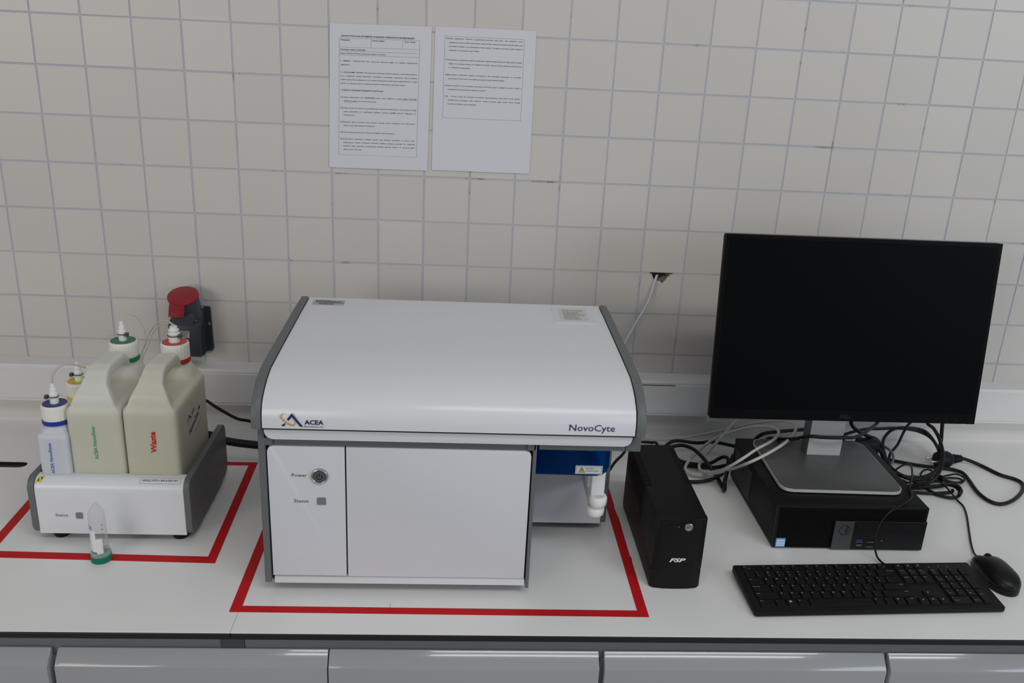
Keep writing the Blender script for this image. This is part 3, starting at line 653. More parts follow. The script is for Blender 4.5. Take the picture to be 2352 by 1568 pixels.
b1 = bottle('small bluish white bottle with blue ring cap at the tray front left', .1660, -.495, -.437, .0265, .2060, (.1665, -.4655), .2555, HDPEB, B_, BD, -1)
obj('printed_name', text(bmesh.new(), 'ACEA NovoRinse', .0054, (.1640, -.4955, .1290), (0, 0, 1), (-1, 0, 0), .02, width=.061), BTX, b1)
b2 = bottle('small bottle with yellow ring cap behind the green-topped jug', .1620, -.385, -.325, .0265, .2030, (.1635, -.352), .2520, HDPEB, Y_, YD, -1)
# ---- tubing and cords of the tray
def cord(name, label, cat, paths, r, m, group=None, n=8, zmin=None, sub=6):
    bm = bmesh.new()
    for p in paths: tube(bm, p, r, n, sub, zmin)
    o = obj(name, bm, m, None, smooth='all'); return tag(o, label, cat, group)
def off(p, dx, dy, dz): return [(a + dx * min(1, k / 2), b + dy * min(1, k / 2), c + dz * min(1, k / 2)) for k, (a, b, c) in enumerate(p)]
tr = [(.3385, -.320, .354), (.330, -.308, .3585), (.312, -.285, .354), (.283, -.252, .336), (.262, -.235, .310), (.252, -.233, .286), (.236, -.233, .250), (.225, -.225, .18), (.23, -.22, .10)]
cord('waste_tubing', 'three clear thin tubes arching from the red-topped cap', 'tubing', [tr, [(x + .004, y + .002, z - .001 - .002 * min(k, 2)) for k, (x, y, z) in enumerate(tr)], [(x + .002, y - .003, z + .001 * min(k, 2)) for k, (x, y, z) in enumerate(tr)]], .0012, TUBE)
cord('feed_tubing', 'clear thin tube arching from the green-topped cap fitting', 'tubing', [[(.2385, -.313, .359), (.239, -.305, .3655), (.242, -.284, .365), (.248, -.257, .350), (.253, -.241, .324), (.2535, -.235, .296), (.243, -.233, .262), (.236, -.228, .18), (.236, -.225, .10)]], .0012, TUBE)
cord('cleaner_tubing', 'clear thin tube curving up from the yellow-topped bottle', 'tubing', [[(.1635, -.352, .289), (.165, -.345, .304), (.1695, -.330, .315), (.188, -.316, .324), (.204, -.292, .3215), (.215, -.268, .312), (.222, -.24, .25), (.224, -.225, .15)]], .0013, TUBE)
cord('rinse_tubing', 'short beige tube bending right from the blue-topped bottle', 'tubing', [[(.1665, -.4655, .293), (.167, -.463, .306), (.1735, -.452, .318), (.185, -.441, .322), (.198, -.431, .3155), (.2085, -.422, .308)]], .0021, TUBEB)
cord('corrugated_sleeve', 'thick black sleeve running from the bottle tray to the analyser', 'sleeve', [[(.300, -.250, .05), (.36, -.245, .088), (.391, -.245, .079), (.424, -.24, .070), (.472, -.232, .061), (.53, -.225, .055), (.562, -.225, .05)]], .0085, CABLE, n=14)
cord('power_cord', 'thin black cord behind the jugs curving down to the analyser', 'cord', [[(.25, -.10, .118), (.29, -.105, .118), (.326, -.115, .111), (.35, -.13, .104), (.378, -.14, .092), (.406, -.15, .083), (.443, -.16, .08), (.52, -.17, .05), (.62, -.16, .005)]], .0036, CABLE, zmin=.0037)

# ================================================================== CENTRIFUGE TUBE
C = thing('centrifuge_tube', 'clear conical centrifuge tube standing upside down on its green cap', 'tube', (.2612, -.5705, .0004))
TC = T(.2612, -.5705, .0004)
b_ = bmesh.new(); n = 40
prof = [(0, 0), (.0168, 0), (.0176, .0012), (.0176, .0105), (.0170, .0118), (0, .0118)]
lathe(b_, prof, TC, 56)
obj('screw_cap', b_, GCAP, C, smooth=True)
obj('cap_skirt', lx([(.0168, .0119), (.0172, .0165), (.0160, .0195), (.0148, .0198), (.0147, .0119), (.0168, .0119)], TC, 40), GSKIRT, C, smooth=True)
ot = [(.0141, .0125), (.0138, .096), (.0040, .1125), (.0018, .1148), (0, .1152)]
it = [(.0131, .0125), (.0128, .0955), (.0034, .1112), (0, .1122)]
b_ = lx(ot, TC, 40); bmesh.ops.delete(b_, geom=[f for f in b_.faces if len(f.verts) > 4], context='FACES_ONLY')
obj('tube_wall', b_, GLASS, C, smooth=True)
def patch(a0, a1, z0, z1, r, n=8):
    bm = bmesh.new()
    for k in range(n):
        p, q = a0 + (a1 - a0) * k / n, a0 + (a1 - a0) * (k + 1) / n
        flat(bm, [(.2612 + r * math.cos(a), -.5705 + r * math.sin(a), z) for a, z in ((p, z0), (q, z0), (q, z1), (p, z1))])
    return bm
R2 = math.radians
obj('paper_label', patch(R2(190), R2(268), .0235, .0665, .0144), LABELW, C, smooth='all')
obj('frosted_stripe', patch(R2(268), R2(312), .019, .050, .01425), mat('frost', (.72, .72, .70), .5), C, smooth='all')
obj('name_print', patch(R2(185), R2(250), .0672, .0755, .0143), PURP, C, smooth='all')
bm = bmesh.new()
for k in range(7): merge(bm, patch(R2(316), R2(326), .022 + k * .0088, .0242 + k * .0088, .01425, 2))
obj('graduation_marks', bm, INKL, C)

# ================================================================== WALL SOCKET
K = thing('industrial_socket', 'grey wall-mounted industrial socket with a round red lid', 'socket', (.278, -.0005, .187))
prof = [(-.008, .1880), (-.056, .1905), (-.064, .1965), (-.069, .2665), (-.066, .2725), (-.006, .2965), (-.004, .1880)]
obj('back_plate', px([(.236, .190), (.246, .186), (.318, .188), (.3225, .193), (.3205, .292), (.3170, .2945), (.243, .2945), (.240, .292)], 'y', -.009, -.0008, bev=.001), SOCK, K)
obj('socket_box', px(prof, 'x', .2435, .3095, bev=.003), SOCK, K, smooth=True)
bm = bmesh.new()
for k in range(4): prism(bm, [(-.012 - .011 * k, .192), (-.016 - .011 * k, .192), (-.016 - .011 * k, .245), (-.012 - .011 * k, .262)], 'x', .3090, .3118)
obj('box_rib', bm, SOCK, K)
obj('cable_gland', lx([(0, 0), (.008, 0), (.008, .007), (0, .007)], T(.2435, -.038, .258) @ Matrix.Rotation(-PI / 2, 4, 'Y'), 20), SOCK, K, smooth=True)
ta = math.radians(21); MB = T(.2765, -.034, .2855) @ Matrix.Rotation(ta, 4, 'X')
obj('socket_barrel', lx([(0, -.012), (.0335, -.012), (.0325, .010), (.0315, .046), (0, .046)], MB, 40), SOCKB, K, smooth=True)
obj('barrel_collar', px(rrect(-.030, .028, -.034, .03, .012), 'z', -.010, .012, bev=.002), SOCKB, K, world=False) if False else None
b_ = px(rrect(-.022, .024, -.038, -.01, .004), 'z', -.008, .022, bev=.002); b_.transform(MB); obj('barrel_collar', b_, SOCKB, K, smooth=True)
lid = obj('hinged_lid', lx([(0, .0462), (.0328, .0462), (.0338, .048), (.0335, .0515), (.031, .0532), (0, .0540)], MB, 40), LID, K, smooth=True)
b_ = bmesh.new(); prism(b_, [(-.0265, .0515), (-.0345, .0500), (-.0385, .0400), (-.0450, .0260), (-.0425, .0258), (-.0355, .0395), (-.0320, .0465), (-.0265, .0480)], 'x', -.022, .011, bev=.0008)
for v in b_.verts:
    if v.co.z < .03: v.co.x -= .003
b_.transform(MB); obj('lid_latch', b_, LID, lid, smooth=True)
for x, y, z in ((.3015, -.058, .2768), (.3045, -.013, .2944)): obj('screw', lx([(0, 0), (.0036, 0), (.0036, .0015), (.002, .0022), (0, .0016)], T(x, y, z) @ Matrix.Rotation(ta, 4, 'X'), 16), STEEL, K, smooth=True)
obj('screw', lx([(0, 0), (.0040, 0), (.0040, .0015), (.002, .0022), (0, .0016)], T(.3155, -.009, .254) @ RX, 16), STEEL, K, smooth=True)
st = obj('rating_plate', bx(.268, .289, -.0697, -.0672, .2405, .2560), SILV, K)
bm = bmesh.new()
for k in range(5): seg2(bm, (.2685, .2535 - k * .0026), (.2685 + (.019, .017, .018, .012, .016)[k], .2535 - k * .0026), .0011, lambda x, z: (x, -.0700, z))
obj('plate_print', bm, DARKIN, st)

# ================================================================== WALL CABLE
cord('wall_cable', 'pale blue white cable hanging from the broken hole in the tiles', 'cable', [[(1.347, .028, .400), (1.341, .006, .3995), (1.3355, -.006, .396), (1.321, -.02, .346), (1.296, -.04, .305), (1.271, -.06, .265), (1.247, -.08, .216), (1.223, -.1, .17), (1.20, -.12, .06), (1.19, -.13, .004)]], .0029, LBCAB)

# ================================================================== UPS
U = thing('ups_unit', 'tall black battery backup box with side vents and silver button', 'UPS', (1.282, -.49, 0))
body = obj('case', bx(1.2365, 1.3275, -.622, -.350, .001, .1425, r=.0035), BLK, U, smooth=True)
bm = bmesh.new()
for k in range(17):
    y = -.372 - k * .0093; l_ = .020 - .002 * (k % 3 == 9)
    dpt = .052 if k < 12 else .052 + .004 * (k - 11)
    prism(bm, [(1.2300, .1425 - dpt), (1.2383, .1425 - dpt), (1.2383, .1408), (1.2510, .1408), (1.2510, .150), (1.2300, .150)], 'y', y - .0020, y + .0020)
    if k < 16: box(bm, 1.3150, 1.3340, y - .0020, y + .0020, .1408, .150)
bm.transform(wm(body).inverted()); cut(body, bm)
fp = [(1.2365, -.622), (1.2370, -.632), (1.2430, -.6375), (1.2600, -.6395), (1.2820, -.6400), (1.3040, -.6395), (1.3210, -.6375), (1.3270, -.632), (1.3275, -.622)]
fb = obj('front_bezel', px(fp, 'z', .0385, .1425, bev=.0015), BLK, U, smooth=True)
obj('lower_bezel', px([(x, y + (.0006 if -.63 < 0 else 0)) for x, y in fp], 'z', .001, .0378, bev=.0015), BLK, U, smooth=True)
bm = bmesh.new(); F = lambda x, z: (x, -.6404 + (abs(x - 1.282) / .045) ** 4 * .003, z)
for a in (((1.2445, .1385), (1.2400, .048)), ((1.3195, .1385), (1.3240, .048)), ((1.2445, .1385), (1.3195, .1385)), ((1.250, .046), (1.314, .046)), ((1.252, .051), (1.312, .051))): seg2(bm, *a, .0008, F)
obj('bezel_groove', bm, SEAL, U)
obj('power_button', lx([(0, 0), (.0072, 0), (.0072, .002), (.006, .0028), (0, .0030)], T(1.2932, -.6393, .1278) @ RX, 24), STEEL, U, smooth=True)
obj('button_ring', lx([(.0076, 0), (.0076, .0012), (.009, .0018), (.0115, .0016), (.012, 0), (.0076, 0)], T(1.2932, -.6393, .1278) @ RX, 28), BLK2, U, smooth=True)
obj('indicator_window', px(rrect(1.2585, 1.2785, .1245, .1315, .0033), 'y', -.6408, -.6385), BLK2, U)
obj('led', lx([(0, 0), (.0011, 0), (.0011, .0006), (0, .0006)], T(1.2755, -.6406, .1285) @ RX, 10), LEDGR, U)
obj('brand_lettering', text(bmesh.new(), 'FSP', .0073, (1.2660, -.6404, .0572), (1, 0, 0), (0, 0, 1), .035, .30, width=.0290), WHITEP, U)

# ================================================================== COMPUTER
D = thing('desktop_computer', 'flat black desktop computer lying under the monitor stand', 'computer', (1.652, -.36, 0))
x0, x1, y0, y1, zt = 1.5035, 1.8000, -.5050, -.2140, .0945
obj('chassis', bx(x0, x1, y0 + .012, y1, .003, zt, r=.0012), BLK, D, smooth=True)
fr = obj('front_frame', bx(x0, x1, y0, y0 + .011, .003, zt, r=.001), BLKR, D)
b_ = bx(x0 + .004, x1 - .004, y0 - .01, y0 + .006, .006, zt - .004); b_.transform(wm(fr).inverted()); cut(fr, b_)
bm = bmesh.new(); p_ = .0058
def clipbar(a, b):
    # clip a 2-D segment to the grille rectangle
    (xa, za), (xb, zb) = a, b; X0, X1, Z0, Z1 = x0 + .004, x1 - .004, .006, zt - .004
    t0, t1 = 0, 1
    for p, q in ((-(xb - xa), xa - X0), (xb - xa, X1 - xa), (-(zb - za), za - Z0), (zb - za, Z1 - za)):
        if abs(p) < 1e-12:
            if q < 0: return None
            continue
        r_ = q / p
        if p < 0: t0 = max(t0, r_)
        else: t1 = min(t1, r_)
    return None if t0 >= t1 else ((xa + (xb - xa) * t0, za + (zb - za) * t0), (xa + (xb - xa) * t1, za + (zb - za) * t1))
def bar(bm, a, b, wd, ya, yb):
    d = (Vector(b) - Vector(a)).normalized(); n = Vector((-d.y, d.x)) * wd / 2
    prism(bm, [tuple(Vector(a) + n), tuple(Vector(b) + n), tuple(Vector(b) - n), tuple(Vector(a) - n)], 'y', ya, yb)
for sl_ in (1.35, -1.35):
    k = -60
    while k < 120:
        xs0 = x0 + k * p_
        c = clipbar((xs0, .0), (xs0 + sl_ * .1 * .62, .1))
        if c and (Vector(c[0]) - Vector(c[1])).length > .002: bar(bm, c[0], c[1], .0017, y0 + .0005, y0 + .004)
        k += 1
o = obj('front_grille', bm, BLK, D); o['kind'] = 'stuff'
bay = obj('drive_bay', bx(1.6175, x1 + .0005, y0 - .0035, y0 + .006, .003, .0655, r=.001), BLK2, D)
obj('bay_side_strip', bx(1.6180, 1.6560, y0 - .0045, y0, .0035, .0650, r=.0008), mat('strip_grey', (.045, .048, .052), .4), D)
yb_ = y0 - .0047
bm = bmesh.new()
for k in range(24):
    a0, a1 = 2 * PI * k / 24, 2 * PI * (k + 1) / 24
    flat(bm, [(1.6385 + r * math.cos(a), yb_ - .0001, .0460 + r * math.sin(a)) for r, a in ((.0108, a0), (.0108, a1), (.0096, a1), (.0096, a0))])
text(bm, 'DELL', .0044, (1.6405, yb_ - .0001, .0538), (0, 0, -1), (1, 0, 0), .02, width=.0155); obj('round_badge', bm, BLKR, D)
yp = y0 - .0037
obj('optical_drive', bx(1.6620, 1.7860, yp - .0006, yp + .002, .0485, .0580, r=.0006), BLKR, D)
obj('drive_button', bx(1.742, 1.750, yp - .0012, yp, .0515, .0535), BLK2, D)
def port(x, z, wd, col):
    q = obj('usb_port', bx(x - wd / 2, x + wd / 2, yp - .0003, yp + .001, z - .0030, z + .0030), SEAL, D)
    obj('port_tongue', bx(x - wd / 2 + .001, x + wd / 2 - .001, yp - .0006, yp + .0005, z + .0002, z + .0020), col, q)
    obj('port_shell', bx(x - wd / 2 - .0003, x + wd / 2 + .0003, yp - .0006, yp + .0005, z - .0036, z - .0026), STEEL, q)
port(1.6722, .0235, .0135, mat('usb_blue', (.02, .06, .40), .4)); port(1.6945, .0235, .0125, BLKR); port(1.6945, .0130, .0125, BLKR)
obj('usb_c_port', px(rrect(1.6675, 1.6785, .0108, .0150, .0019), 'y', yp - .0005, yp), mat('port_rim', (.16, .16, .16), .3, metal=.8), D)
obj('audio_jack', lx([(0, 0), (.0013, 0), (.0013, .0006), (0, .0006)], T(1.7165, yp + .0004, .0235) @ RX, 14), STEEL, D)
st = obj('processor_sticker', bx(1.5085, 1.5275, y0 - .0008, y0 + .0006, .0050, .0240), INTEL, D)
bm = bx(1.5105, 1.5260, y0 - .0011, y0, .0065, .0215); q = obj('sticker_face', bm, mat('sticker_pale', (.55, .66, .78), .4), st)
bm = text(bmesh.new(), 'intel', .0034, (1.5122, y0 - .0013, .0158), width=.0115); text(bm, 'CORE i5', .0026, (1.5125, y0 - .0013, .0100), width=.0112); obj('sticker_print', bm, INTEL, q)
st = obj('regulatory_label', bx(x0 - .0006, x0 + .0004, -.345, -.235, .012, .078), mat('label_black', (.03, .03, .032), .45), D)
bm = bmesh.new(); rs = random.Random(9)
for k in range(9):
    z = .072 - k * .0065; y = -.240
    while y > -.335: wd = rs.uniform(.004, .016); flat(bm, [(x0 - .0009, y, z), (x0 - .0009, y - wd, z), (x0 - .0009, y - wd, z - .0022), (x0 - .0009, y, z - .0022)]); y -= wd + rs.uniform(.002, .012)
obj('label_print', bm, mat('label_grey', (.10, .10, .11), .5), st)
for y, z in ((-.455, .070), (-.478, .024), (-.250, .018)): obj('side_slot', px(rrect(y - .013, y + .013, z - .005, z + .005, .0048), 'x', x0 - .0003, x0 + .001), SEAL, D)
for x, y in ((1.52, -.48), (1.785, -.48), (1.52, -.235), (1.785, -.235)): obj('foot', bx(x - .01, x + .01, y - .01, y + .01, 0, .0035), BLKR, D)

# ================================================================== MONITOR
MO = thing('monitor', 'large black computer monitor switched off, on a silver and grey stand', 'monitor', (1.652, -.345, .0945), math.radians(-1.2))
bs = px(rrect(-.123, .121, -.112, .108, .022, 6), 'z', .0035, .0095, bev=.0018)
obj('stand_base', bs, BASEG, MO, world=False, smooth=True)
bm = px(rrect(-.1240, .1220, -.1130, .1090, .0230, 6), 'z', .0030, .0090); obj('base_rim', bm, EDGE, MO, world=False, smooth=True)
bm = bmesh.new()
for x in (-.1, .1):
    for y in (-.09, .09): box(bm, x - .01, x + .01, y - .008, y + .008, 0, .004)
obj('base_pad', bm, BLKR, MO, world=False)
bm = bmesh.new(); cx_, cy_ = .008, .038
for k in range(40):
    a0, a1 = 2 * PI * k / 40, 2 * PI * (k + 1) / 40
    flat(bm, [(cx_ + r * math.cos(a), cy_ + r * math.sin(a) * .95, .0097) for r, a in ((.048, a0), (.048, a1), (.0473, a1), (.0473, a0))])
obj('swivel_ring', bm, COLD, MO, world=False)
yaw_m = math.radians(1.2)
cxl = .0105
obj('stand_column', bx(cxl - .0355, cxl + .0375, .0400, .075, .0090, .36, r=.002), COLD, MO, world=False, smooth=True)
obj('column_front', bx(cxl - .0345, cxl + .0370, .0385, .0405, .0092, .36, r=.0008), COLG, MO, world=False)
# panel, tilted back, in its own frame then placed
tilt = math.radians(7.4)
MP = T(1.6705, -.3545, .2055) @ Matrix.Rotation(-tilt, 4, 'X')
W2, HH = .2760, .3705
def P_(bm): bm.transform(MP); return bm
obj('panel_housing', P_(bx(-W2, W2, .001, .022, 0, HH, r=.0035)), BEZ, MO, smooth=True)
obj('rear_housing', P_(bx(-.20, .20, .022, .048, .06, .30, r=.012)), BEZ, MO, smooth=True)
obj('front_bezel', P_(bx(-W2, W2, 0, .0012, 0, HH, r=.0004)), BEZ, MO)
obj('screen', P_(bx(-W2 + .007, W2 - .007, -.0003, .0005, .0215, HH - .007)), SCREEN, MO)
bm = text(bmesh.new(), 'DELL', .0070, (.0035, -.0004, .0065), bold=.03, align='c', width=.024); obj('brand_lettering', P_(bm), BEZTXT, MO)
bm = bmesh.new()
for k in range(4): box(bm, .170 + k * .021, .174 + k * .021, -.0004, .001, .0085, .0095)
obj('menu_button', P_(bm), BEZTXT, MO)
obj('power_led', P_(bx(.2515, .2565, .002, .008, -.0008, .0012)), LEDW, MO)
obj('stand_hinge', P_(bx(-.045, .045, .046, .062, .10, .22, r=.004)), COLD, MO, smooth=True)

# ================================================================== KEYBOARD
kw, kd = .4560, .1250
KB = thing('keyboard', 'full-size black wired keyboard with white legends in front of the computer', 'keyboard', (1.6275, -.6470, .0002), math.radians(2.5))
zk = lambda y: .0112 + (y + kd / 2) * .080
b_ = bmesh.new(); prism(b_, rrect(-kw / 2, kw / 2, -kd / 2, kd / 2, .004, 3), 'z', .003, .0112, bev=.0008)
for v in b_.verts:
    if v.co.z > .007: v.co.z += (v.co.y + kd / 2) * .080
    else: v.co.z += (v.co.y + kd / 2) * .05
obj('keyboard_body', b_, BLK, KB, world=False, smooth=True)
b_ = bmesh.new()
for x in (-.19, .19): box(b_, x - .015, x + .015, -.055, -.047, 0, .0042); box(b_, x - .012, x + .012, .047, .055, 0, .011)
obj('rubber_foot', b_, BLKR, KB, world=False)
u = .01905; kx0 = -kw / 2 + .0135
kc = {}
def key(x, y, wd, hd, name='key'):
    k_ = (round(wd, 5), round(hd, 5))
    if k_ not in kc:
        b = bmesh.new(); g_ = .0013; a, c = wd / 2 - g_, hd / 2 - g_; s = .0009
        lo = [b.verts.new(p) for p in ((-a, -c, 0), (a, -c, 0), (a, c, 0), (-a, c, 0))]; hi = [b.verts.new(p) for p in ((-a + s, -c + s, .0030), (a - s, -c + s, .0030), (a - s, c - s, .0032), (-a + s, c - s, .0032))]
        b.faces.new(hi)
        for i in range(4): b.faces.new((lo[i], lo[(i + 1) % 4], hi[(i + 1) % 4], hi[i]))
        me = bpy.data.meshes.new('key'); b.to_mesh(me); b.free(); me.materials.append(KEYM); kc[k_] = me
    o = link(name, kc[k_], None, KB); o.location = (x, y, zk(y)); o.rotation_euler = (math.atan(.080), 0, 0)
lgw = bmesh.new(); lgb = bmesh.new()
def leg(s, x, y, cap_=.0026, bm=None, width=None, bold=0):
    text(bm or lgw, s, cap_, (x, y, zk(y) + .0037), (1, 0, 0), (0, 1, .080), bold, width=width)
pit = .0187; yr = [-kd / 2 + .0205 + pit * k for k in range(5)] + [-kd / 2 + .0205 + pit * 4 + .0175]
rows = {
 4: [('~', '`', 1), ('!', '1', 1), ('@', '2', 1), ('#', '3', 1), ('$', '4', 1), ('%', '5', 1), ('^', '6', 1), ('&', '7', 1), ('*', '8', 1), ('(', '9', 1), (')', '0', 1), ('_', '-', 1), ('+', '=', 1), ('Backspace', '', 2)],
 3: [('Tab', '', 1.5)] + [(c, '', 1) for c in 'QWERTYUIOP'] + [('{', '[', 1), ('}', ']', 1), ('|', '\\', 1.5)],
 2: [('Caps Lock', '', 1.75)] + [(c, '', 1) for c in 'ASDFGHJKL'] + [(':', ';', 1), ('"', "'", 1), ('Enter', '', 2.25)],
 1: [('Shift', '', 2.25)] + [(c, '', 1) for c in 'ZXCVBNM'] + [('<', ',', 1), ('>', '.', 1), ('?', '/', 1), ('Shift', '', 2.75)],
 0: [('Ctrl', '', 1.5), ('Fn', '', 1.05), ('WIN', '', 1.05), ('Alt', '', 1.1), ('', '', 6.2), ('Alt', '', 1.05), ('Fn', '', 1.0), ('MENU', '', 1.05), ('Ctrl', '', 1.0)]}
for r_, ks in rows.items():
    x = kx0; tot = sum(k[2] for k in ks); sc = 15 / tot
    for a, b, wu in ks:
        wd = wu * u * sc; key(x + wd / 2, yr[r_], wd, pit)
        lx_, ty, by = x + .0042, yr[r_] + .0030, yr[r_] - .0050
        if a == 'WIN':
            for i in (0, 1):
                for j in (0, 1): xx, yy = lx_ + .002 + i * .0024, yr[r_] - .001 + j * .0024; flat(lgw, [(xx, yy, zk(yy) + .0037), (xx + .0021, yy, zk(yy) + .0037), (xx + .0021, yy + .0021, zk(yy + .0021) + .0037), (xx, yy + .0021, zk(yy + .0021) + .0037)])
        elif a == 'MENU':
            for j in range(3): yy = ty - .0012 + j * .0014; flat(lgw, [(lx_ + .001, yy, zk(yy) + .0037), (lx_ + .0045, yy, zk(yy) + .0037), (lx_ + .0045, yy + .0006, zk(yy) + .0037), (lx_ + .001, yy + .0006, zk(yy) + .0037)])
        elif len(a) > 1:
            right = a in ('Backspace', 'Enter') or (a in ('Shift', 'Ctrl') and x > 0)
            wt = .0022 * len(a) * .62
            leg(a, x + wd - .0035 - wt if right else lx_ - .001, ty, .0019, lgb if a == 'Fn' else lgw, wt)
        elif a:
            leg(a, lx_, ty, .0030 if a.isalpha() else .0024, bold=.01)
            if b: leg(b, lx_ + .0005, by, .0026, bold=.01)
        x += wd
fy = yr[5]; fh = .0135
xf = kx0
for grp, gap in ((['Esc'], .92), (['F1', 'F2', 'F3', 'F4'], .42), (['F5', 'F6', 'F7', 'F8'], .42), (['F9', 'F10', 'F11', 'F12'], .35)):
    for s in grp:
        key(xf + u / 2 * .98, fy, u * .98, fh); leg(s, xf + .0036, fy + .0014, .0018, width=.0017 * len(s))
        if s in ('Esc', 'F1', 'F9', 'F10', 'F11', 'F12'): flat(lgb, [(xf + .011, fy - .003, zk(fy) + .0036), (xf + .0145, fy - .003, zk(fy) + .0036), (xf + .0145, fy - .0014, zk(fy) + .0037), (xf + .011, fy - .0014, zk(fy) + .0037)])
        xf += u * .98
    xf += u * gap
nx = kx0 + 15 * u + .0045
for k in range(3):
    x = nx + k * u; key(x + u / 2, fy, u, fh); flat(lgw, [(x + .0065, fy, zk(fy) + .0037), (x + .0105, fy - .001, zk(fy) + .0037), (x + .0105, fy + .0016, zk(fy) + .0037), (x + .0075, fy + .0016, zk(fy) + .0037)])
    for r_, names in ((4, ('Insert', 'Home', 'PgUp')), (3, ('Delete', 'End', 'PgDn'))):
        key(x + u / 2, yr[r_], u, pit); leg(names[k], x + .0038, yr[r_] + .0032, .0018, width=.0015 * len(names[k]))
        if r_ == 4: leg(('Print', 'Scroll', 'Pause')[k], x + .0045, yr[r_] - .0008, .0018, lgb, .0082); leg(('Screen', 'Lock', 'Break')[k], x + .0045, yr[r_] - .0042, .0018, lgb, .0090)
    key(x + u / 2, yr[0], u, pit)
    cx_, cy_ = x + .0085, yr[0] + .0005; s_ = .0016
    tri_ = {0: ((-1, 0), (1, -1), (1, 1)), 1: ((0, -1), (1, 1), (-1, 1)), 2: ((1, 0), (-1, 1), (-1, -1))}[k]
    flat(lgw, [(cx_ + p[0] * s_, cy_ + p[1] * s_, zk(cy_ + p[1] * s_) + .0038) for p in tri_])
x = nx + u; key(x + u / 2, yr[1], u, pit); cx_, cy_ = x + .0085, yr[1] + .001; flat(lgw, [(cx_ + p[0] * .0016, cy_ + p[1] * .0016, zk(cy_ + p[1] * .0016) + .0038) for p in ((0, 1), (-1, -1), (1, -1))])
px_ = nx + 3 * u + .0045; up_u = u * .985
pad = {4: ('Num', '/', '*', '-'), 3: ('7', '8', '9'), 2: ('4', '5', '6'), 1: ('1', '2', '3'), 0: ('0', None, '.')}
sub = {'7': 'Home', '9': 'PgUp', '1': 'End', '3': 'PgDn', '0': 'Insert', '.': 'Delete', 'Num': 'Lock', '8': '^', '4': '<', '6': '>', '2': 'v'}
for r_, ks in pad.items():
    for k, s in enumerate(ks):
        if s is None: continue
        wd = up_u * (2 if s == '0' else 1); x = px_ + k * up_u
        key(x + wd / 2, yr[r_], wd, pit); leg(s, x + .0042, yr[r_] + .003, .0018 if s == 'Num' else .0026, width=.0055 if s == 'Num' else None, bold=.01)
        if s in sub: leg(sub[s], x + .0048, yr[r_] - .0035, .0017, width=.0014 * len(sub[s]))
xk = px_ + 3 * up_u
for (ya, yb2), s in (((yr[2], yr[3]), '+'), ((yr[0], yr[1]), 'Enter')):
    key(xk + up_u / 2, (ya + yb2) / 2, up_u, pit * 2); leg(s, xk + .0045, (ya + yb2) / 2 + .002, .0024 if s == '+' else .0018, width=None if s == '+' else .0075)
for k in range(3): x = px_ + .006 + k * up_u; flat(lgw, [(x, fy - .001, zk(fy) + .0004), (x + .0022, fy - .001, zk(fy) + .0004), (x + .0022, fy + .0002, zk(fy) + .0004), (x, fy + .0002, zk(fy) + .0004)])
obj('key_legends', lgw, LEGEND, KB, world=False); obj('blue_legends', lgb, LEGB, KB, world=False)

# ================================================================== MOUSE
MS = thing('computer_mouse', 'black wired optical mouse right of the keyboard', 'mouse', (1.8985, -.5960, .0004), math.radians(1))
def mouse_shell(z0, hs, ws, bm, base=False):
    n, m_ = 26, 24; L_ = .0570; rings = []
    for i in range(n + 1):
        t_ = math.sin((-1 + 2 * i / n) * PI / 2) * .9995; y = L_ * t_
        wd = .0310 * (max(0, 1 - abs(t_) ** 2.6)) ** .5 * (1 - .06 * math.cos(t_ * 2.2) * (t_ > -.4)) * ws
        hh = (.0365 * (max(0, 1 - abs(t_ * .97 + .10) ** 2.6)) ** .55 if t_ < .9 else .0365 * (max(0, 1 - abs(t_ * .97 + .10) ** 2.6)) ** .55) * hs
        if base: hh = .0105
        rings.append([bm.verts.new((wd * math.cos(a), y, z0 + max(.0015, hh - z0) * (math.sin(a) ** .75))) for a in [PI * k / m_ for k in range(m_ + 1)]] if not base else
                     [bm.verts.new((wd * c, y, z)) for c, z in ((1, z0), (1.015, .006), (1, .0112), (-1, .0112), (-1.015, .006), (-1, z0))])
    for Aa, Bb in zip(rings, rings[1:]):
        for k in range(len(Aa) - 1): bm.faces.new((Aa[k], Bb[k], Bb[k + 1], Aa[k + 1]))
        bm.faces.new((Aa[-1], Bb[-1], Bb[0], Aa[0]))
    bm.faces.new(rings[0]); bm.faces.new(rings[-1]); return bm
obj('mouse_base', mouse_shell(.0008, 1, .97, bmesh.new(), True), BLK2, MS, world=False, smooth=True)
obj('mouse_shell', mouse_shell(.0122, 1, 1.0, bmesh.new()), BLK2, MS, world=False, smooth='all')
obj('scroll_wheel', lx([(0, -.0035), (.0085, -.0035), (.0095, -.002), (.0095, .002), (.0085, .0035), (0, .0035)], T(0, .0300, .0245) @ Matrix.Rotation(PI / 2, 4, 'Y'), 24), BLKR, MS, world=False, smooth=True)

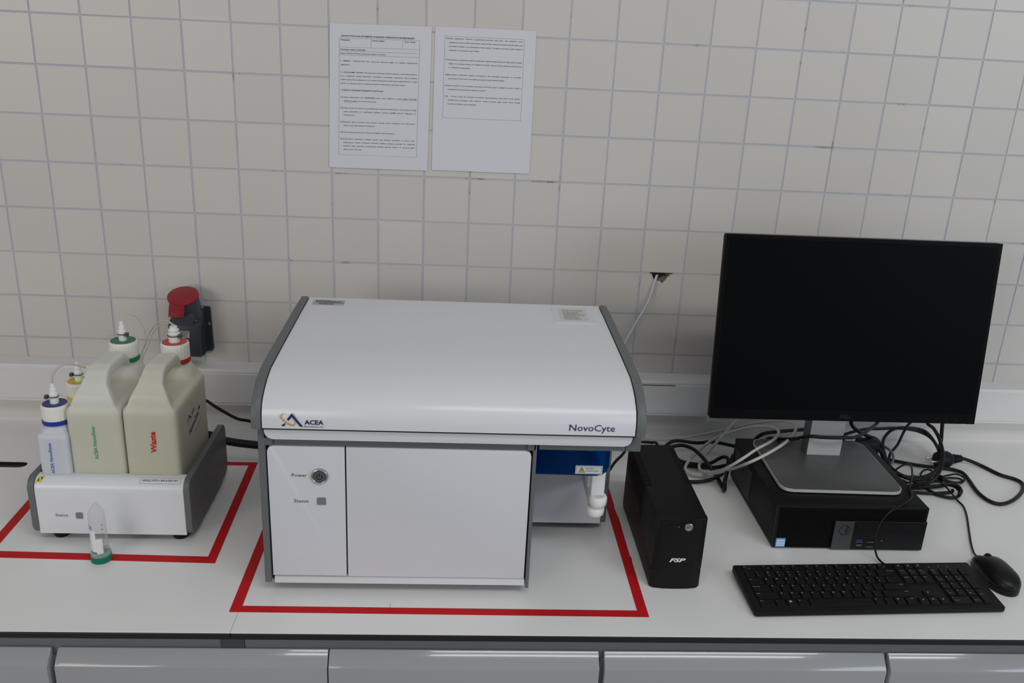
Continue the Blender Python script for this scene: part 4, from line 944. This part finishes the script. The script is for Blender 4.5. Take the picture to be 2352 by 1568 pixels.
# ================================================================== CABLES AROUND THE COMPUTER
W_ = [(1.25, -.05, .006), (1.301, -.04, .010), (1.353, -.08, 0.02), (1.413, -0.088, 0.03), (1.473, -0.092, 0.045), (1.531, -0.1, 0.065), (1.583, -0.12, 0.09), (1.626, -0.14, 0.105), (1.642, -0.17, 0.115), (1.638, -0.208, 0.12), (1.616, -0.248, 0.12), (1.583, -0.284, 0.116), (1.534, -0.325, 0.112), (1.497, -0.333, 0.096), (1.487, -0.288, 0.06), (1.473, -0.251, 0.03), (1.445, -0.235, 0.012), (1.417, -0.23, 0.01), (1.402, -0.214, 0.012), (1.405, -0.2, 0.02), (1.431, -0.17, 0.03), (1.457, -0.152, 0.045), (1.486, -0.149, 0.065), (1.523, -0.154, 0.085), (1.558, -0.165, 0.1), (1.587, -0.178, 0.108), (1.599, -0.204, 0.113), (1.589, -0.235, 0.113), (1.563, -0.266, 0.113), (1.525, -0.297, 0.111), (1.488, -0.321, 0.1), (1.464, -0.312, 0.075), (1.452, -0.27, 0.04), (1.435, -0.234, 0.02), (1.431, -0.212, 0.02), (1.44, -0.197, 0.03), (1.461, -0.182, 0.05), (1.495, -0.152, 0.07), (1.554, -0.065, 0.075)]
cord('network_cable', 'off-white network cable coiled in long loops beside the computer', 'cable', [W_], .0034, WCAB, zmin=.0031)
G1 = 'black cords beside the battery backup box'
cord('power_cord', 'black cord running along the wall from battery box to computer', 'cord', [[(1.34, -.24, .055), (1.345, -.21, .06), (1.37, -.173, .06), (1.398, -.143, .05), (1.449, -.111, .03), (1.492, -.105, .03), (1.539, -.125, .03), (1.60, -.15, .03), (1.62, -.20, .04)]], .0042, CABLE)
cord('power_cord', 'black cord arching up then dropping to a sharp kink near computer', 'cord', [[(1.325, -.33, .04), (1.345, -.23, .045), (1.362, -.195, .052), (1.377, -.182, .055), (1.397, -.187, .06), (1.417, -.208, .06), (1.441, -.22, .04), (1.458, -.237, .02), (1.468, -.26, .008), (1.4695, -.280, .0055), (1.467, -.298, .012), (1.465, -.296, .03), (1.474, -.274, .035), (1.492, -.228, .034), (1.52, -.17, .03)]], .0042, CABLE)
cord('power_cord', 'black cord forming an open loop on the worktop by the battery box', 'cord', [[(1.325, -.30, .045), (1.350, -.21, .04), (1.378, -.191, .03), (1.401, -.19, .02), (1.432, -.188, .014), (1.463, -.184, .015), (1.488, -.172, .022), (1.498, -.180, .03), (1.4975, -.204, .035), (1.488, -.230, .03), (1.471, -.246, .02), (1.44, -.255, .01), (1.407, -.255, .006), (1.379, -.25, .006), (1.34, -.25, .008)]], .0042, CABLE)
cord('power_cord', 'straight black cord lying flat on the worktop behind the open loop', 'cord', [[(1.325, -.25, .02), (1.350, -.18, .008), (1.394, -.178, .006), (1.432, -.184, .006), (1.473, -.186, .006), (1.505, -.175, .006), (1.55, -.16, .006), (1.60, -.19, .02)]], .0042, CABLE)
cord('power_cord', 'thin black cord between the blue cover and the battery backup box', 'cord', [[(1.188, -.36, .055), (1.2, -.34, .066), (1.222, -.3, .073), (1.242, -.27, .075), (1.262, -.24, .081), (1.290, -.20, .072), (1.302, -.19, .068), (1.319, -.2, .072), (1.329, -.22, .077), (1.331, -.30, .06), (1.320, -.345, .055)]], .0032, CABLE)
cord('video_cable', 'black cable passing in front of the silver monitor column', 'cable', [[(1.575, -.19, .06), (1.580, -.205, .09), (1.590, -.235, .105), (1.606, -.275, .125), (1.621, -.313, .150), (1.645, -.326, .155), (1.672, -.329, .156), (1.699, -.325, .155), (1.723, -.310, .149), (1.757, -.28, .144), (1.792, -.24, .139), (1.818, -.21, .136), (1.835, -.20, .16), (1.83, -.25, .24), (1.79, -.285, .27)]], .0038, CABLE)
obj_ = cord('power_cord', 'black cord crossing behind the monitor column at the computer back', 'cord', [[(1.56, -.20, .03), (1.555, -.18, .05), (1.565, -.17, .07), (1.577, -.17, .083), (1.597, -.16, .084), (1.636, -.15, .084), (1.685, -.14, .084), (1.721, -.14, .085), (1.77, -.15, .07), (1.79, -.18, .05)]], .0042, CABLE)
Dp = thing('display_plug', 'black display connector with thumbscrews behind the monitor base', 'plug', (1.78, -.185, .0))
bm = bx(1.735, 1.800, -.206, -.172, .036, .072, r=.004); box(bm, 1.795, 1.845, -.200, -.168, .045, .085, r=.008); obj('plug_body', bm, BLKR, Dp, smooth=True)
obj('thumbscrew', lx([(0, 0), (.003, 0), (.003, .012), (0, .012)], T(1.752, -.208, .077) @ Matrix.Rotation(PI / 2, 4, 'Y'), 14), METALPIN, Dp, smooth=True)
bm = bmesh.new(); tube(bm, [(1.845, -.184, .066), (1.858, -.190, .05), (1.866, -.21, .02), (1.875, -.235, .008)], .0055, 10); obj('plug_tail', bm, BLKR, Dp, smooth='all')
obj('plug_tag', bx(1.806, 1.832, -.2015, -.1995, .030, .046), mat('tag_grey', (.30, .31, .33), .5), Dp)
cord('video_cable', 'black cable dropping from behind the screen onto the computer corner', 'cable', [[(1.76, -.27, .26), (1.757, -.225, .17), (1.765, -.2, .132), (1.787, -.19, .109), (1.817, -.18, .092), (1.85, -.165, .075), (1.862, -.175, .058), (1.866, -.2, .037), (1.875, -.23, .015), (1.90, -.24, .005)]], .0042, CABLE, zmin=.0043)
L2 = [(1.69, -.175, .045), (1.74, -.165, .070), (1.79, -.15, .083), (1.845, -0.12, 0.08), (1.889, -0.095, 0.07), (1.949, -0.068, 0.06), (2.001, -0.058, 0.05), (2.031, -0.071, 0.04), (2.033, -0.113, 0.03), (2.015, -0.161, 0.02), (1.988, -0.196, 0.015), (1.947, -0.219, 0.01), (1.904, -0.222, 0.012), (1.887, -0.191, 0.015), (1.88, -0.165, 0.03), (1.893, -0.116, 0.045), (1.921, -0.082, 0.055), (1.954, -0.062, 0.058), (1.997, -0.056, 0.055), (2.023, -0.065, 0.05), (2.026, -0.111, 0.04), (2.014, -0.159, 0.03), (1.991, -0.201, 0.02), (1.947, -0.236, 0.018), (1.903, -0.244, 0.018), (1.875, -0.216, 0.02), (1.83, -.17, .03)]
cord('power_cord', 'black cord coiled in a wide upright ring right of the computer', 'cord', [L2], .0038, CABLE, zmin=.0039)
cord('power_cord', 'black cord hanging from the screen and curving round outside the ring', 'cord', [[(1.96, -.26, .24), (1.976, -.17, .16), (1.981, -.13, .107), (1.988, -.15, .099), (1.984, -.19, .089), (1.972, -.235, .072), (1.95, -.27, .052), (1.922, -.285, .030), (1.89, -.27, .012), (1.85, -.24, .006)]], .0040, CABLE, zmin=.0041)
cord('power_cord', 'black cord hanging straight down from the monitor near its right end', 'cord', [[(1.97, -.28, .25), (1.988, -.19, .17), (1.993, -.17, .135), (1.999, -.165, .102), (2.003, -.165, .075), (2.012, -.150, .05), (2.03, -.13, .02), (2.05, -.12, .006), (2.09, -.10, .005)]], .0042, CABLE, zmin=.0043)
cord('signal_cord', 'thin black cord slanting down inside the coiled ring', 'cord', [[(1.95, -.24, .22), (1.951, -.16, .14), (1.958, -.10, .09), (1.962, -.075, .055), (1.942, -.095, .03), (1.914, -.122, .02), (1.903, -.14, .012), (1.888, -.168, .008), (1.86, -.19, .005)]], .0032, CABLE, zmin=.0033)
cord('grey_cord', 'short curl of grey cord beside the computer rear corner', 'cord', [[(1.862, -.11, .006), (1.880, -.105, .025), (1.897, -.115, .033), (1.901, -.142, .036), (1.897, -.166, .034), (1.890, -.178, .024), (1.880, -.172, .010), (1.86, -.16, .005)]], .0032, GCAB, zmin=.0033)
# mains lead with its plug
ml = cord('mains_lead', 'black mains lead with two-pin plug looping over the worktop at right', 'lead', [[(2.068, -.143, .02), (2.078, -.139, .019), (2.106, -.137, .01), (2.128, -.154, .005), (2.146, -.192, .005), (2.169, -.212, .005), (2.174, -.234, .005), (2.152, -.268, .005), (2.11, -.306, .005), (2.07, -.326, .005), (2.05, -.314, .005), (2.045, -.276, .005), (2.055, -.222, .005), (2.058, -.19, .006), (2.047, -.176, .006), (2.030, -.168, .006), (1.97, -.155, .006), (1.91, -.13, .006)]], .0042, CABLE, zmin=.0045)
MX = T(2.034, -.151, .0215) @ Matrix.Rotation(math.radians(8), 4, 'Z') @ Matrix.Rotation(-PI / 2, 4, 'Y')
obj('plug_body', lx([(0, .028), (.012, .028), (.0175, .024), (.0195, .016), (.0195, -.002), (.015, -.010), (.0105, -.014), (.0095, -.024), (.0075, -.036), (0, -.036)], MX, 24), BLKR, ml, smooth=True)
bm = bmesh.new()
for k in range(4): lathe(bm, [(.0082 - k * .0007, 0), (.0112 - k * .0010, .0005), (.0112 - k * .0010, .0030), (.0082 - k * .0007, .0035), (.0082 - k * .0007, 0)], MX @ T(0, 0, -.034 + k * -.0058 + .012), 18)
obj('strain_relief', bm, BLKR, ml, smooth=True)
for dy in (-.0095, .0095): obj('plug_pin', lx([(0, .026), (.0024, .026), (.0024, .045), (.0012, .047), (0, .047)], MX @ T(0.0, dy, 0), 12), METALPIN, ml, smooth=True)
bA = [(1.883, -.248, .008), (1.929, -.234, .008), (1.975, -.224, .01), (2.01, -.212, .012), (2.033, -.207, .012), (2.043, -.220, .01), (2.028, -.238, .008), (2.004, -.234, .008), (1.988, -.222, .010), (1.979, -.210, .013), (1.975, -.194, .015), (1.958, -.197, .015), (1.942, -.216, .012), (1.949, -.228, .008), (1.975, -.228, .006), (2.00, -.218, .007), (2.030, -.214, .006), (2.038, -.224, .005), (2.02, -.232, .005), (1.98, -.229, .005), (1.93, -.240, .005), (1.885, -.256, .005)]
o = cord('signal_cord', 'thin black cord tied in a flat bow-shaped bundle near the plug', 'cord', [bA], .0022, CABLE, zmin=.0023)
obj('cable_tie', px(rrect(-.006, .006, -.004, .006, .003), 'x', -.004, .004), BLKR, None) if False else None
bm = bmesh.new(); lathe(bm, [(.0095, 0), (.0105, .001), (.0105, .006), (.0095, .007), (.0095, 0)], T(1.983, -.2245, .009) @ Matrix.Rotation(.2, 4, 'Z') @ Matrix.Rotation(PI / 2, 4, 'Y') @ Matrix.Scale(.75, 4, (1, 0, 0)), 16); obj('cable_tie', bm, BLKR, o)
bB = [(1.884, -.236, .024), (1.904, -.244, .016), (1.924, -.264, .010), (1.942, -.289, .006), (1.964, -.304, .006), (1.985, -.300, .006), (1.999, -.282, .008), (1.999, -.264, .010), (1.984, -.258, .012), (1.964, -.262, .010), (1.922, -.268, .008), (1.893, -.267, .007), (1.86, -.262, .006)]
cord('audio_cord', 'black cord doubled into a long narrow loop right of the computer', 'cord', [bB, [(x + .001, y - .004 + .0 * k, z + .006) for k, (x, y, z) in enumerate(bB[5:])], [(1.86, -.275, .005), (1.883, -.279, .005), (1.925, -.285, .005), (1.962, -.282, .005), (1.984, -.278, .006), (1.990, -.27, .006)]], .0035, CABLE, zmin=.0036)
cord('mouse_cord', 'thin black mouse cord running from the cable bundle to the mouse', 'cord', [[(1.93, -.20, .004), (1.955, -.225, .006), (1.970, -.245, .012), (1.968, -.268, .018), (1.969, -.296, .016), (1.978, -.312, .005), (1.980, -.335, .003), (1.968, -.37, .003), (1.945, -.42, .003), (1.918, -.478, .003), (1.9005, -.52, .006), (1.897, -.542, .010)]], .0020, CABLE, zmin=.0021)
cord('usb_lead', 'thin black keyboard cord draped over the computer front edge', 'cord', [[(1.86, -.23, .02), (1.868, -.262, .06), (1.852, -.32, .092), (1.822, -.385, .100), (1.796, -.428, .0985), (1.790, -.448, .097), (1.778, -.472, .097), (1.752, -.497, .0985), (1.718, -.518, .096), (1.699, -.525, .078), (1.690, -.530, .056), (1.689, -.536, .034), (1.694, -.542, .012), (1.699, -.555, .006), (1.7045, -.572, .008), (1.7055, -.583, .0105)]], .0020, CABLE)
print('built', len(bpy.data.objects))
